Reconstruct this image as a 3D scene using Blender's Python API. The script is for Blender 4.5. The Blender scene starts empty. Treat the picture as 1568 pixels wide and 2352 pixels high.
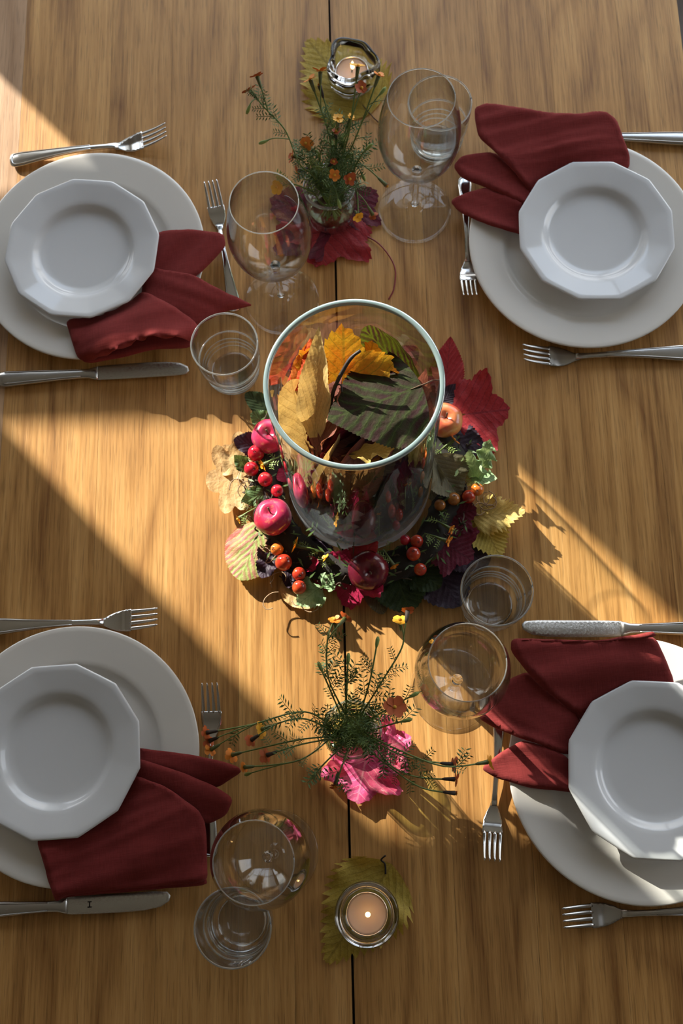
import bpy, bmesh, math, random
from math import pi, sin, cos, radians, sqrt, atan2, exp
from mathutils import Vector, Matrix, noise
from mathutils.geometry import delaunay_2d_cdt
random.seed(7)
S = bpy.context.scene
C = S.collection
TZ = 0.75                       # height of the table top above the floor
V3 = Vector

# ------------------------------------------------------------------ camera
F, TH, RO, CH = 2569.6, .2645, -.1164, 1.2553      # focal length in px of the 1568x2352 frame, tilt, roll, height over table
FW = V3((0, sin(TH), -cos(TH))); UP0 = V3((0, cos(TH), sin(TH))); RT0 = V3((1, 0, 0))
RT = RT0*cos(RO)+UP0*sin(RO); UPV = -RT0*sin(RO)+UP0*cos(RO)
cd = bpy.data.cameras.new('camera'); cam = bpy.data.objects.new('camera', cd); C.objects.link(cam)
cam.matrix_world = Matrix(((RT.x, UPV.x, -FW.x, 0), (RT.y, UPV.y, -FW.y, 0), (RT.z, UPV.z, -FW.z, CH+TZ), (0, 0, 0, 1)))
cd.sensor_fit = 'VERTICAL'; cd.sensor_height = 36; cd.lens = 36*F/2352; cd.clip_start = .05
cd.dof.use_dof = True; cd.dof.focus_distance = 1.10; cd.dof.aperture_fstop = 9
S.camera = cam
def at(px, py, z=0.0):
    "the point on the plane z above the table top that the photograph shows at this pixel"
    d = FW*F+RT*(px-784)-UPV*(py-1176)
    t = (z-CH)/d.z
    return V3((d.x*t, d.y*t, z+TZ))

# ------------------------------------------------------------------ world, sun, exposure
w = bpy.data.worlds.new('sky'); S.world = w; w.use_nodes = True
nt = w.node_tree; bg = nt.nodes['Background']
tc = nt.nodes.new('ShaderNodeTexCoord'); sp = nt.nodes.new('ShaderNodeSeparateXYZ'); rp = nt.nodes.new('ShaderNodeValToRGB')
nt.links.new(tc.outputs['Generated'], sp.inputs[0]); nt.links.new(sp.outputs['Z'], rp.inputs[0]); nt.links.new(rp.outputs[0], bg.inputs[0])
rp.color_ramp.elements[0].position = 0.0; rp.color_ramp.elements[0].color = (1.0, .97, .92, 1)
rp.color_ramp.elements[1].position = 0.7; rp.color_ramp.elements[1].color = (.66, .80, 1.0, 1)
bg.inputs[1].default_value = 3.4
SUN_EL = radians(22.5)
SD = V3((.605, -.797, 0)).normalized()*cos(SUN_EL)+V3((0, 0, -sin(SUN_EL)))      # way the sunlight travels
sl = bpy.data.lights.new('sun', 'SUN'); so = bpy.data.objects.new('sun', sl); C.objects.link(so)
so.rotation_euler = SD.to_track_quat('-Z', 'Y').to_euler(); sl.energy = 14.6; sl.angle = .0088; sl.color = (1, .955, .86)
so.location = (-3, 4, 4)
S.view_settings.view_transform = 'Standard'; S.view_settings.look = 'None'; S.view_settings.gamma = 1
S.view_settings.use_curve_mapping = False; S.view_settings.exposure = 0.0
S.cycles.transparent_max_bounces = 32; S.cycles.max_bounces = 14; S.cycles.transmission_bounces = 12
S.cycles.sample_clamp_indirect = 6; S.cycles.blur_glossy = .5; S.cycles.use_denoising = True

# ------------------------------------------------------------------ materials
def mat(name, col=(.5, .5, .5), rough=.5, metal=0, spec=.5, **kw):
    m = bpy.data.materials.new(name); m.use_nodes = True
    b = m.node_tree.nodes['Principled BSDF']
    b.inputs['Base Color'].default_value = (*col, 1); b.inputs['Roughness'].default_value = rough
    b.inputs['Metallic'].default_value = metal; b.inputs['Specular IOR Level'].default_value = spec
    for k, v in kw.items(): b.inputs[k].default_value = v
    return m
class N:
    "short hand for building node trees"
    def __init__(s, m): s.t = m.node_tree; s.b = s.t.nodes.get('Principled BSDF'); s.out = s.t.nodes['Material Output']
    def new(s, typ, **kw):
        n = s.t.nodes.new('ShaderNode'+typ)
        for k, v in kw.items(): setattr(n, k, v)
        return n
    def link(s, a, b): s.t.links.new(a, b)
    def setin(s, n, i, v):
        if hasattr(v, 'is_output'): s.link(v, n.inputs[i])
        else: n.inputs[i].default_value = v
    def math(s, op, a, b=0.0, c=None):
        n = s.new('Math', operation=op); s.setin(n, 0, a); s.setin(n, 1, b)
        if c is not None: s.setin(n, 2, c)
        return n.outputs[0]
    def ramp(s, f, stops):
        n = s.new('ValToRGB'); s.link(f, n.inputs[0]); e = n.color_ramp.elements
        while len(e) < len(stops): e.new(.5)
        for q, (p, c) in zip(e, stops): q.position = p; q.color = (*c, 1)
        return n.outputs[0]
    def mix(s, f, a, b, blend='MIX'):
        n = s.new('Mix', data_type='RGBA', blend_type=blend); s.setin(n, 0, f)
        for i, v in ((6, a), (7, b)):
            if hasattr(v, 'is_output'): s.link(v, n.inputs[i])
            else: n.inputs[i].default_value = (*v, 1)
        return n.outputs[2]
    def noise(s, vec, scale, detail=3, rough=.55, dist=0):
        n = s.new('TexNoise'); n.inputs['Scale'].default_value = scale; n.inputs['Detail'].default_value = detail
        n.inputs['Roughness'].default_value = rough; n.inputs['Distortion'].default_value = dist
        if vec is not None: s.link(vec, n.inputs['Vector'])
        return n.outputs[0]
    def mapping(s, vec, scale=(1, 1, 1), loc=None):
        n = s.new('Mapping'); s.link(vec, n.inputs[0]); n.inputs['Scale'].default_value = scale
        if loc is not None: s.link(loc, n.inputs['Location'])
        return n.outputs[0]
    def bump(s, h, strength=.3, dist=.001):
        n = s.new('Bump'); n.inputs['Strength'].default_value = strength; n.inputs['Distance'].default_value = dist
        s.link(h, n.inputs['Height']); s.link(n.outputs[0], s.b.inputs['Normal']); return n.outputs[0]

def oak(name, dark, mid, light, tint=1.0):
    m = mat(name, rough=.4, spec=.36); n = N(m)
    co = n.new('TexCoord').outputs['Object']; rnd = n.new('ObjectInfo').outputs['Random']
    off = n.new('CombineXYZ'); n.setin(off, 0, n.math('MULTIPLY', rnd, 37.0)); n.setin(off, 1, n.math('MULTIPLY', rnd, 91.0))
    p = n.mapping(co, (1, 1, 1), off.outputs[0])
    warp = n.noise(n.mapping(p, (5, 1.3, 1)), 1.0, 2)
    # cathedral figure: bands across the board, bent by a slow noise
    sx = n.new('SeparateXYZ'); n.link(p, sx.inputs[0])
    ph = n.math('ADD', n.math('MULTIPLY', sx.outputs[0], 9.0), n.math('MULTIPLY', warp, 4.5))
    fig = n.math('PINGPONG', n.math('MULTIPLY', ph, 3.0), 1.0)
    fig = n.math('POWER', fig, 2.2)
    fine = n.noise(n.mapping(p, (260, 7, 1)), 1.0, 4, .65)
    pore = n.noise(n.mapping(p, (700, 22, 1)), 1.0, 2, .6)
    broad = n.noise(n.mapping(p, (34, 1.1, 1)), 1.0, 3, .6, .6)
    v = n.math('ADD', n.math('MULTIPLY', fine, .50), n.math('MULTIPLY', broad, .50))
    v = n.math('SUBTRACT', n.math('ADD', v, .03), n.math('MULTIPLY', fig, .14))
    col = n.ramp(v, ((.28, dark), (.5, mid), (.72, light)))
    poremask = n.ramp(pore, ((.36, (.50, .50, .50)), (.46, (1, 1, 1))))
    col = n.mix(.55, col, poremask, 'MULTIPLY')
    var = n.ramp(rnd, ((0, (.84, .82, .82)), (.35, (1, .98, .94)), (.6, (.9, .88, .86)), (1, (1.0, 1.0, 1.0))))
    col = n.mix(1, col, var, 'MULTIPLY')
    n.link(col, n.b.inputs['Base Color'])
    n.link(n.math('ADD', n.math('MULTIPLY', fine, .22), .32), n.b.inputs['Roughness'])
    n.bump(n.math('ADD', fine, pore), .18, .0006)
    return m
M = {}
M['oak'] = oak('oak', (.24, .105, .026), (.50, .262, .080), (.72, .42, .155))
M['oak_pale'] = oak('oak_pale', (.34, .19, .09), (.46, .28, .15), (.54, .34, .19))
M['seam'] = mat('seam_dark', (.012, .008, .006), .9)

def china(name, col):
    m = mat(name, col, .16, spec=.5); n = N(m)
    nz = n.noise(n.new('TexCoord').outputs['Object'], 9, 3)
    n.link(n.ramp(nz, ((.3, tuple(c*.97 for c in col)), (.7, col))), n.b.inputs['Base Color'])
    n.b.inputs['Coat Weight'].default_value = .35; n.b.inputs['Coat Roughness'].default_value = .06
    return m
M['dinner'] = china('glazed_cream_china', (.74, .71, .655)); M['side'] = china('glazed_white_china', (.66, .67, .68))

def cloth(name, col):
    m = mat(name, col, .92, spec=.12); n = N(m); co = n.new('TexCoord').outputs['Object']
    a = n.noise(n.mapping(co, (900, 70, 40)), 1, 3, .65); b = n.noise(n.mapping(co, (60, 800, 40)), 1, 3, .65)
    wv = n.math('ADD', a, b)
    big = n.noise(co, 22, 3)
    c = n.mix(n.math('MULTIPLY', wv, .5), tuple(x*.5 for x in col), tuple(min(1, x*1.5) for x in col))
    c = n.mix(.35, c, n.ramp(big, ((.3, (.75, .75, .75)), (.7, (1, 1, 1)))), 'MULTIPLY')
    n.link(c, n.b.inputs['Base Color']); n.bump(wv, .35, .0006)
    n.b.inputs['Sheen Weight'].default_value = .08; n.b.inputs['Sheen Tint'].default_value = (1, .45, .42, 1)
    return m
M['linen'] = cloth('maroon_linen', (.20, .030, .028))

def steel(name, rough, col=(.66, .66, .65), scratch=False):
    m = mat(name, col, rough, 1); n = N(m); co = n.new('TexCoord').outputs['Object']
    f = n.noise(n.mapping(co, (300, 25, 60)), 1, 2)
    n.link(n.math('ADD', n.math('MULTIPLY', f, .06), rough-.03), n.b.inputs['Roughness'])
    if scratch:
        v = n.noise(co, 420, 5, .7, 2.5); n.bump(v, .5, .0008)
    return m
M['steel'] = steel('polished_steel', .14); M['steel_blade'] = steel('worn_steel', .2, (.6, .59, .56), True)
M['steel_dark'] = steel('satin_steel', .26, (.5, .49, .47))

def thin_glass(name, tint=(.985, .99, .985), edge=(.42, .45, .47), power=3.2, rough=.0, bright=1.0):
    "thin walled clear glass: light passes straight through, reflects by Fresnel, and is absorbed along the grazing edge"
    m = bpy.data.materials.new(name); m.use_nodes = True; n = N(m); n.t.nodes.remove(n.b)
    tr = n.new('BsdfTransparent'); gl = n.new('BsdfGlossy'); gl.inputs['Roughness'].default_value = rough
    gl.inputs[0].default_value = (bright, bright, bright, 1)
    lw = n.new('LayerWeight'); lw.inputs[0].default_value = .5
    f = n.math('POWER', lw.outputs['Facing'], power)
    n.link(n.mix(f, tint, edge), tr.inputs[0])
    fr = n.math('MULTIPLY_ADD', n.math('POWER', lw.outputs['Facing'], 5.0), .90, .04)
    mx = n.new('MixShader'); n.link(fr, mx.inputs[0]); n.link(tr.outputs[0], mx.inputs[1]); n.link(gl.outputs[0], mx.inputs[2])
    n.link(mx.outputs[0], n.out.inputs[0]); return m
M['glass'] = thin_glass('clear_thin_glass')
M['glass_rim'] = mat('glass_rim', (.86, .92, .91), .04, **{'Transmission Weight': .9, 'IOR': 1.5})
M['vase_rim'] = mat('vase_rim_glass', (.26, .36, .36), .12, **{'Transmission Weight': .35, 'IOR': 1.5})
M['pressed'] = mat('pressed_glass', (.97, .98, .98), .02, **{'Transmission Weight': 1.0, 'IOR': 1.45})
M['thick'] = mat('vase_base_painted_reflection', (.74, .78, .80), .10, **{'Transmission Weight': .72, 'IOR': 1.45})  # cloudy grey share paints in the window reflections of the thick glass
M['water'] = thin_glass('water', (.86, .92, .78), (.6, .7, .5), 2.0)
M['wax'] = mat('candle_wax', (.78, .56, .42), .35, **{'Subsurface Weight': .25, 'Subsurface Radius': (.02, .01, .006)})
M['tin'] = mat('candle_cup_tin', (.75, .75, .76), .25, 1)
M['wick'] = mat('burnt_wick', (.02, .015, .012), .9)
M['flame'] = mat('flame', (1, .6, .2), .5, **{'Emission Color': (1, .58, .2, 1), 'Emission Strength': 7.0})

def leafmat(name, a, b, vein, n_veins=7, slope=.55, stripe=0.0, edgecol=None, transl=.35, rough=.55, wav=.0):
    m = mat(name, a, rough, spec=.3); n = N(m)
    uv = n.new('UVMap').outputs[0]; s = n.new('SeparateXYZ'); n.link(uv, s.inputs[0])
    co = n.new('TexCoord').outputs['Object']; dn = n.noise(co, 55, 3)
    au = n.math('ABSOLUTE', s.outputs[0])
    q = n.math('SUBTRACT', s.outputs[1], n.math('MULTIPLY', au, slope))
    q = n.math('ADD', n.math('MULTIPLY', q, float(n_veins)), n.math('MULTIPLY', dn, .9))
    tri = n.math('PINGPONG', q, .5)                      # 0 on a side vein, .5 half way between two
    side = n.math('LESS_THAN', n.math('MULTIPLY', tri, 1.0), .055)
    rib = n.math('LESS_THAN', au, .022)
    big = n.noise(co, 28, 4, .6)
    if stripe:
        st = n.ramp(n.math('ADD', tri, n.math('MULTIPLY', n.math('SUBTRACT', n.noise(co, 190, 4, .7), .5), .95)), ((.12, (0, 0, 0)), (.34, (1, 1, 1))))
        st = n.math('MULTIPLY', st, n.ramp(n.noise(co, 40, 2), ((.35, (.35, .35, .35)), (.6, (1, 1, 1)))))
        base = n.mix(n.math('MULTIPLY', st, stripe), a, b)
    else: base = n.mix(n.ramp(big, ((.35, (0, 0, 0)), (.65, (1, 1, 1)))), a, b)
    if edgecol:
        e = n.math('POWER', au, 2.5); base = n.mix(n.math('MINIMUM', n.math('MULTIPLY', e, 1.6), 1.0), base, edgecol)
    c = n.mix(n.math('MULTIPLY', n.math('MAXIMUM', side, rib), .65), base, vein)
    speck = n.noise(co, 420, 2); c = n.mix(.5, c, n.ramp(speck, ((.3, (.72, .72, .72)), (.6, (1, 1, 1)))), 'MULTIPLY')
    n.link(c, n.b.inputs['Base Color'])
    h = n.math('ADD', n.math('MULTIPLY', tri, .7), n.math('MULTIPLY', n.noise(co, 190, 3), 1.0)); bn = n.bump(h, .55, .0016)
    t = n.new('BsdfTranslucent'); n.link(n.mix(1, c, (1, .86, .6), 'MULTIPLY'), t.inputs[0]); n.link(bn, t.inputs['Normal'])
    mx = n.new('MixShader'); mx.inputs[0].default_value = transl
    n.link(n.b.outputs[0], mx.inputs[1]); n.link(t.outputs[0], mx.inputs[2]); n.link(mx.outputs[0], n.out.inputs[0]); return m
LM = dict(
    yellow=leafmat('leaf_yellow', (.62, .43, .10), (.74, .55, .18), (.50, .34, .09)),
    paleyellow=leafmat('leaf_pale_yellow', (.66, .46, .17), (.72, .55, .25), (.5, .33, .12)),
    tan=leafmat('leaf_tan', (.60, .38, .15), (.68, .46, .21), (.74, .52, .26), 5, .2, transl=.2),
    ochre=leafmat('leaf_ochre', (.46, .33, .045), (.58, .43, .08), (.34, .24, .04), 11),
    red=leafmat('leaf_red', (.34, .02, .025), (.44, .04, .05), (.2, .02, .03)),
    brightred=leafmat('leaf_bright_red', (.62, .05, .02), (.7, .14, .03), (.4, .03, .02)),
    crimson=leafmat('leaf_crimson', (.42, .012, .06), (.55, .03, .10), (.3, .02, .05)),
    pink=leafmat('leaf_pink', (.62, .05, .17), (.75, .14, .28), (.8, .3, .4), transl=.25, rough=.3),
    maroon=leafmat('leaf_maroon', (.11, .008, .02), (.17, .014, .035), (.07, .008, .015)),
    mauve=leafmat('leaf_mauve', (.25, .08, .06), (.32, .13, .09), (.16, .05, .05)),
    purple=leafmat('leaf_blackpurple', (.022, .012, .022), (.04, .02, .034), (.02, .012, .02), transl=.08),
    orange=leafmat('leaf_orange', (.80, .20, .02), (.78, .42, .04), (.5, .2, .02), 8),
    amber=leafmat('leaf_amber', (.55, .17, .03), (.62, .26, .05), (.4, .12, .02), 7),
    gold=leafmat('leaf_gold', (.86, .52, .04), (.86, .24, .02), (.45, .30, .03), 8),
    green=leafmat('leaf_green', (.06, .12, .035), (.11, .19, .06), (.2, .28, .1)),
    palegreen=leafmat('leaf_pale_green', (.30, .46, .22), (.42, .56, .32), (.2, .34, .14), transl=.25),
    darkgreen=leafmat('leaf_dark_green', (.022, .04, .012), (.04, .065, .02), (.06, .08, .02)),
    greygreen=leafmat('leaf_grey_green', (.14, .12, .075), (.2, .18, .11), (.28, .26, .14), 9),
    hydra=leafmat('leaf_green_pink', (.34, .44, .10), (.48, .13, .15), (.42, .52, .16), 6, .8, stripe=.95, edgecol=(.6, .16, .12)),
    hydradark=leafmat('leaf_green_maroon', (.026, .034, .005), (.032, .008, .008), (.045, .062, .010), 6, .8, stripe=.98, transl=.2, rough=.8),
    hydramid=leafmat('leaf_green_maroon_mid', (.13, .17, .018), (.07, .014, .022), (.17, .22, .02), 8, .7, stripe=.95),
)
M['stem'] = mat('green_stem', (.13, .19, .045), .5); M['stem_dark'] = mat('dark_stem', (.02, .012, .01), .6)
M['stem_red'] = mat('red_stem', (.22, .02, .02), .45); M['stem_brown'] = mat('brown_stem', (.10, .05, .025), .7)
M['fol'] = mat('feathery_foliage', (.075, .13, .028), .55); M['fol_l'] = mat('pale_foliage', (.2, .27, .06), .55)
M['calyx'] = mat('flower_calyx', (.10, .12, .035), .5); M['calyx_dark'] = mat('withered_calyx', (.035, .022, .015), .7)
M['petal'] = mat('orange_petal', (.72, .22, .015), .55); M['petal_y'] = mat('amber_petal', (.86, .42, .02), .55)
M['petal_r'] = mat('rust_petal', (.45, .085, .012), .55); M['pistil'] = mat('flower_centre', (.6, .3, .02), .7)

def fruit(name, a, b, c, rough=.2):
    m = mat(name, a, rough, spec=.5); n = N(m); co = n.new('TexCoord').outputs['Object']; s = n.new('SeparateXYZ'); n.link(co, s.inputs[0])
    big = n.noise(co, 32, 3); col = n.mix(n.ramp(big, ((.38, (0, 0, 0)), (.62, (1, 1, 1)))), a, b)
    fl = n.noise(co, 170, 3); col = n.mix(n.ramp(fl, ((.55, (0, 0, 0)), (.75, (.6, .6, .6)))), col, c)
    n.link(col, n.b.inputs['Base Color']); n.b.inputs['Coat Weight'].default_value = .4; n.b.inputs['Coat Roughness'].default_value = .08; return m
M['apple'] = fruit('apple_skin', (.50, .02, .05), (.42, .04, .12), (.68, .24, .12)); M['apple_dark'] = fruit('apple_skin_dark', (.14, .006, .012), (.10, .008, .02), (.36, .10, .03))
M['apple_blush'] = fruit('apple_skin_blush', (.60, .08, .05), (.70, .30, .10), (.6, .04, .06))
M['berry'] = fruit('berry_red', (.46, .012, .03), (.38, .01, .02), (.6, .12, .04), .12); M['berry_o'] = fruit('berry_orange', (.70, .19, .025), (.62, .10, .02), (.75, .3, .05), .14)
M['berry_d'] = fruit('berry_dark_red', (.36, .02, .012), (.5, .06, .015), (.6, .2, .05), .14); M['berry_b'] = fruit('berry_brown_orange', (.32, .11, .02), (.4, .15, .03), (.2, .05, .02), .25)
M['moss'] = mat('dark_moss', (.022, .018, .014), .9); M['twig'] = mat('vine_twig', (.06, .035, .02), .8); M['twig_pale'] = mat('pale_tendril', (.34, .22, .12), .7)
M['plaster'] = mat('warm_white_plaster', (.50, .45, .38), .9); M['paint'] = mat('window_paint', (.75, .74, .72), .6)
M['floor'] = oak('floor_boards', (.07, .045, .03), (.10, .065, .04), (.13, .085, .055)); M['ground'] = mat('paved_ground', (.30, .30, .27), .9)
M['render'] = mat('sun_fin_render', (.6, .58, .54), .9)

# ------------------------------------------------------------------ object helpers
def link(name, bm_or_me, m, parent=None, loc=None, smooth=True):
    if isinstance(bm_or_me, bmesh.types.BMesh):
        me = bpy.data.meshes.new(name); bm_or_me.to_mesh(me); bm_or_me.free()
    else: me = bm_or_me
    for x in (m if isinstance(m, (list, tuple)) else [m]): me.materials.append(x)
    if smooth and len(me.polygons): me.polygons.foreach_set('use_smooth', [True]*len(me.polygons))
    o = bpy.data.objects.new(name, me); C.objects.link(o)
    if loc is not None: o.location = loc
    if parent is not None: o.parent = parent
    return o
def tag(o, label=None, cat=None, group=None, kind=None):
    for k, v in (('label', label), ('category', cat), ('group', group), ('kind', kind)):
        if v: o[k] = v
    return o
def empty(name, label, cat, loc, rz=0, group=None):
    o = bpy.data.objects.new(name, None); C.objects.link(o); o.location = loc; o.rotation_euler = (0, 0, rz); o.empty_display_size = .02
    return tag(o, label, cat, group)
def add_box(bm, x0, x1, y0, y1, z0, z1):
    v = [bm.verts.new((x, y, z)) for z in (z0, z1) for y in (y0, y1) for x in (x0, x1)]
    for f in ((0, 2, 3, 1), (4, 5, 7, 6), (0, 1, 5, 4), (2, 6, 7, 3), (0, 4, 6, 2), (1, 3, 7, 5)): bm.faces.new([v[i] for i in f])
def lathe(bm, prof, seg=64, rad=None, closed=True, c=(0, 0, 0)):
    "prof: (r,z) points; rad(theta, r, i) may reshape the radius"
    rings = []
    for i, (r, z) in enumerate(prof):
        if r < 1e-6: rings.append([bm.verts.new((c[0], c[1], c[2]+z))]); continue
        rg = []
        for k in range(seg):
            a = 2*pi*k/seg; q = rad(a, r, i) if rad else r
            rg.append(bm.verts.new((c[0]+q*cos(a), c[1]+q*sin(a), c[2]+z)))
        rings.append(rg)
    for A, B in zip(rings, rings[1:]):
        if len(A) == 1 and len(B) == 1: continue
        for k in range(seg):
            j = (k+1) % seg
            if len(A) == 1: bm.faces.new((A[0], B[j], B[k]))
            elif len(B) == 1: bm.faces.new((A[k], A[j], B[0]))
            else: bm.faces.new((A[k], A[j], B[j], B[k]))
def tube(bm, pts, r, seg=6, mi=0):
    "r: number or list"
    pts = [V3(p) for p in pts]; n = len(pts); rr = r if isinstance(r, (list, tuple)) else [r]*n; prev = None; rings = []
    for i, p in enumerate(pts):
        t = (pts[min(i+1, n-1)]-pts[max(i-1, 0)]); t = t.normalized() if t.length > 1e-9 else V3((0, 0, 1))
        if prev is None: a = t.orthogonal().normalized()
        else: a = (prev-t*prev.dot(t)); a = a.normalized() if a.length > 1e-6 else t.orthogonal().normalized()
        prev = a; b = t.cross(a)
        rings.append([bm.verts.new(p+(a*cos(2*pi*k/seg)+b*sin(2*pi*k/seg))*rr[i]) for k in range(seg)])
    for A, B in zip(rings, rings[1:]):
        for k in range(seg):
            f = bm.faces.new((A[k], A[(k+1) % seg], B[(k+1) % seg], B[k])); f.material_index = mi
    for e in (rings[0][::-1], rings[-1]):
        f = bm.faces.new(e); f.material_index = mi
def spline(pts, n=8):
    "Catmull-Rom through the points"
    P = [V3(p) for p in pts]; out = []
    for i in range(len(P)-1):
        a, b, c, d = P[max(i-1, 0)], P[i], P[i+1], P[min(i+2, len(P)-1)]
        for k in range(n):
            t = k/n; out.append(.5*((2*b)+(c-a)*t+(2*a-5*b+4*c-d)*t*t+(3*b-a-3*c+d)*t**3))
    return out+[P[-1]]
def cdt(outline, step):
    "triangulate a closed 2-D outline with extra inner points about every step"
    n = len(outline); pts = [V3((p[0], p[1])) for p in outline]
    xs = [p.x for p in pts]; ys = [p.y for p in pts]; inner = []
    y = min(ys)+step/2; row = 0
    while y < max(ys):
        cr = []
        for i in range(n):
            a, b = pts[i], pts[(i+1) % n]
            if (a.y > y) != (b.y > y): cr.append(a.x+(y-a.y)/(b.y-a.y)*(b.x-a.x))
        cr.sort()
        for a, b in zip(cr[::2], cr[1::2]):
            x = math.ceil((a+step*.35)/step)*step+(row % 2)*step/2
            while x < b-step*.35: inner.append(V3((x, y))); x += step
        y += step*.87; row += 1
    v, e, f, *_ = delaunay_2d_cdt(pts+inner, [], [list(range(n))], 1, 1e-7)
    return v, f
def slab(bm, outline, zf, thick, step, mi=0):
    "solid sheet over a 2-D outline: top at zf(x,y), bottom thick below (thick may be a function)"
    v, f = cdt(outline, step); tf = thick if callable(thick) else (lambda x, y: thick)
    top = [bm.verts.new((p.x, p.y, zf(p.x, p.y))) for p in v]; bot = [bm.verts.new((p.x, p.y, zf(p.x, p.y)-tf(p.x, p.y))) for p in v]
    cnt = {}
    for t in f:
        t = list(t)
        a = sum(v[t[i]].x*v[t[(i+1) % len(t)]].y-v[t[(i+1) % len(t)]].x*v[t[i]].y for i in range(len(t)))
        if a < 0: t = t[::-1]
        bm.faces.new([top[i] for i in t]).material_index = mi; bm.faces.new([bot[i] for i in t[::-1]]).material_index = mi
        for i in range(len(t)):
            cnt[(t[i], t[(i+1) % len(t)])] = 1
    for (a, b) in cnt:
        if (b, a) not in cnt: bm.faces.new((top[b], top[a], bot[a], bot[b])).material_index = mi

# ------------------------------------------------------------------ the room
RZ = radians(-5.1)                                  # table and room stand turned by this much
RM = Matrix.Rotation(RZ, 4, 'Z')
WY = 1.90                                            # inner face of the window wall, in the room's own frame
nx, ny = cos(radians(90-47.7)), sin(radians(90-47.7))
def struct(name, bm, m, parent=None):
    o = link(name, bm, m, parent, smooth=False)
    if parent is None: o.rotation_euler = (0, 0, RZ); o['kind'] = 'structure'
    return o
tanel = math.tan(SUN_EL)
def wall_z(yp): return TZ+(WY-yp)/.740*tanel         # height at the wall of the ray that reaches the table at yp
def wall_x(n): return (n-WY*ny)/nx
XA, XB0, XB1 = wall_x(.292), wall_x(-.011)-.055, wall_x(.388)
zT0, zT1, zTop = wall_z(.77)+.06/.74*tanel, wall_z(.457), 2.12
X0, X1, Y0, Y1, ZC, T = -2.9, 2.4, -3.2, WY, 2.75, .22
bm = bmesh.new()
add_box(bm, X0-T, X1+T, Y0-T, Y1+T, -.1, -.02); struct('floor', bm, M['seam'])
flo = bpy.data.objects['floor']
for i in range(24):
    x = X0+i*(X1-X0)/24; bm = bmesh.new(); add_box(bm, x+.001, x+(X1-X0)/24-.001, Y0, Y1, -.02, 0); struct('floor_board', bm, M['floor'], flo)
bm = bmesh.new(); add_box(bm, X0-T, X1+T, Y0-T, Y1+T, ZC, ZC+.15); struct('ceiling', bm, M['plaster'])
# window wall to the north: a pane low on the left, a narrow pane above a deep transom, wide glazing to the right
bm = bmesh.new()
zs = .35; XR0, XR1, zR = XB1+.12, 2.15, 2.45
add_box(bm, X0-T, XA-1.1, WY, WY+T, 0, ZC)                        # left pier
add_box(bm, XA-1.1, XR0, WY, WY+T, 0, zs)                         # sill wall left
add_box(bm, XA-1.1, XR0, WY, WY+T, zTop, ZC)                      # lintel left
add_box(bm, XR0, XR1, WY, WY+T, 0, zs); add_box(bm, XR0, XR1, WY, WY+T, zR, ZC)
add_box(bm, XR1, X1+T, WY, WY+T, 0, ZC)
struct('wall_north', bm, M['plaster'])
bm = bmesh.new()
add_box(bm, XA-1.1, XR0, WY, WY+.06, zT0, zT1)                    # transom
add_box(bm, XA, XR0, WY, WY+.06, zs, zT0)                         # post right of the low pane
add_box(bm, XA-1.1, XB0, WY, WY+.06, zT1, zTop); add_box(bm, XB1, XR0, WY, WY+.06, zT1, zTop)
w1 = struct('window_1', bm, M['paint'])
bm = bmesh.new(); add_box(bm, XB0-.04, wall_x(.166), WY-.025, WY-.015, wall_z(-.028)-.014, zTop+.02); struct('added_sun_blocker', bm, M['paint'], w1)  # unseen panel, added to cut the sun off the lower right plate
bm = bmesh.new()
for x in (XR0, (XR0+XR1)/2-.03, XR1-.06): add_box(bm, x, x+.06, WY, WY+.06, zs, zR)
for z in (zs, 1.55, zR-.06): add_box(bm, XR0, XR1, WY+.01, WY+.05, z, z+.06)
struct('window_2', bm, M['paint'])
bm = bmesh.new(); add_box(bm, XB1+.02, XB1+.12, WY+T, WY+4.2, -.1, 3.6); struct('added_sun_fin', bm, M['render'])  # out-of-view fin, added to keep direct sun out of the right glazing
bm = bmesh.new(); add_box(bm, X0-T, X0, Y0, Y1, 0, ZC); struct('wall_west', bm, M['plaster'])
bm = bmesh.new()                                                  # east wall with one wide window
add_box(bm, X1, X1+T, Y0, .1, 0, ZC); add_box(bm, X1, X1+T, 1.6, Y1, 0, ZC); add_box(bm, X1, X1+T, .1, 1.6, 0, .9); add_box(bm, X1, X1+T, .1, 1.6, 2.3, ZC)
struct('wall_east', bm, M['plaster'])
bm = bmesh.new(); add_box(bm, X0-T, X1+T, Y0-T, Y0, 0, ZC); struct('wall_south', bm, M['plaster'])
bm = bmesh.new(); add_box(bm, -14, 14, -14, 14, -.3, -.1); struct('ground', bm, M['ground'])

# ------------------------------------------------------------------ table
table = empty('dining_table', 'long oak dining table with a dark seam along its middle', 'table', (0, 0, 0), RZ)
seam = -.0302; TY0, TY1 = -.75, 1.55
edges_l = [-.485, -.434, -.318, -.238, -.150, -.0905, seam-.0012]; edges_r = [seam+.0012, .080, .165, .255, .345, .4255]
for E_ in (edges_l, edges_r):
    for i, (a, b) in enumerate(zip(E_, E_[1:])):
        bm = bmesh.new(); add_box(bm, -(b-a)/2+.00012, (b-a)/2-.00012, TY0, TY1, -.032, 0)
        o = link('board', bm, M['oak_pale'] if (E_ is edges_l and i == 0) else M['oak'], table, ((a+b)/2, 0, TZ), smooth=False)
        if E_ is edges_l and i == 0: o['label'] = 'paler peach coloured edge board'
bm = bmesh.new(); add_box(bm, seam-.012, seam+.012, TY0+.01, TY1-.01, TZ-.034, TZ-.0322)
for q_ in (seam-.0010, ): add_box(bm, q_, q_+.0020, TY0+.01, TY1-.01, TZ-.0322, TZ-.006)
link('seam_strip', bm, M['seam'], table, smooth=False)
bm = bmesh.new()
for y in (TY0+.15, TY1-.17): add_box(bm, -.44, .38, y, y+.02, TZ-.11, TZ-.0325)
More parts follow.
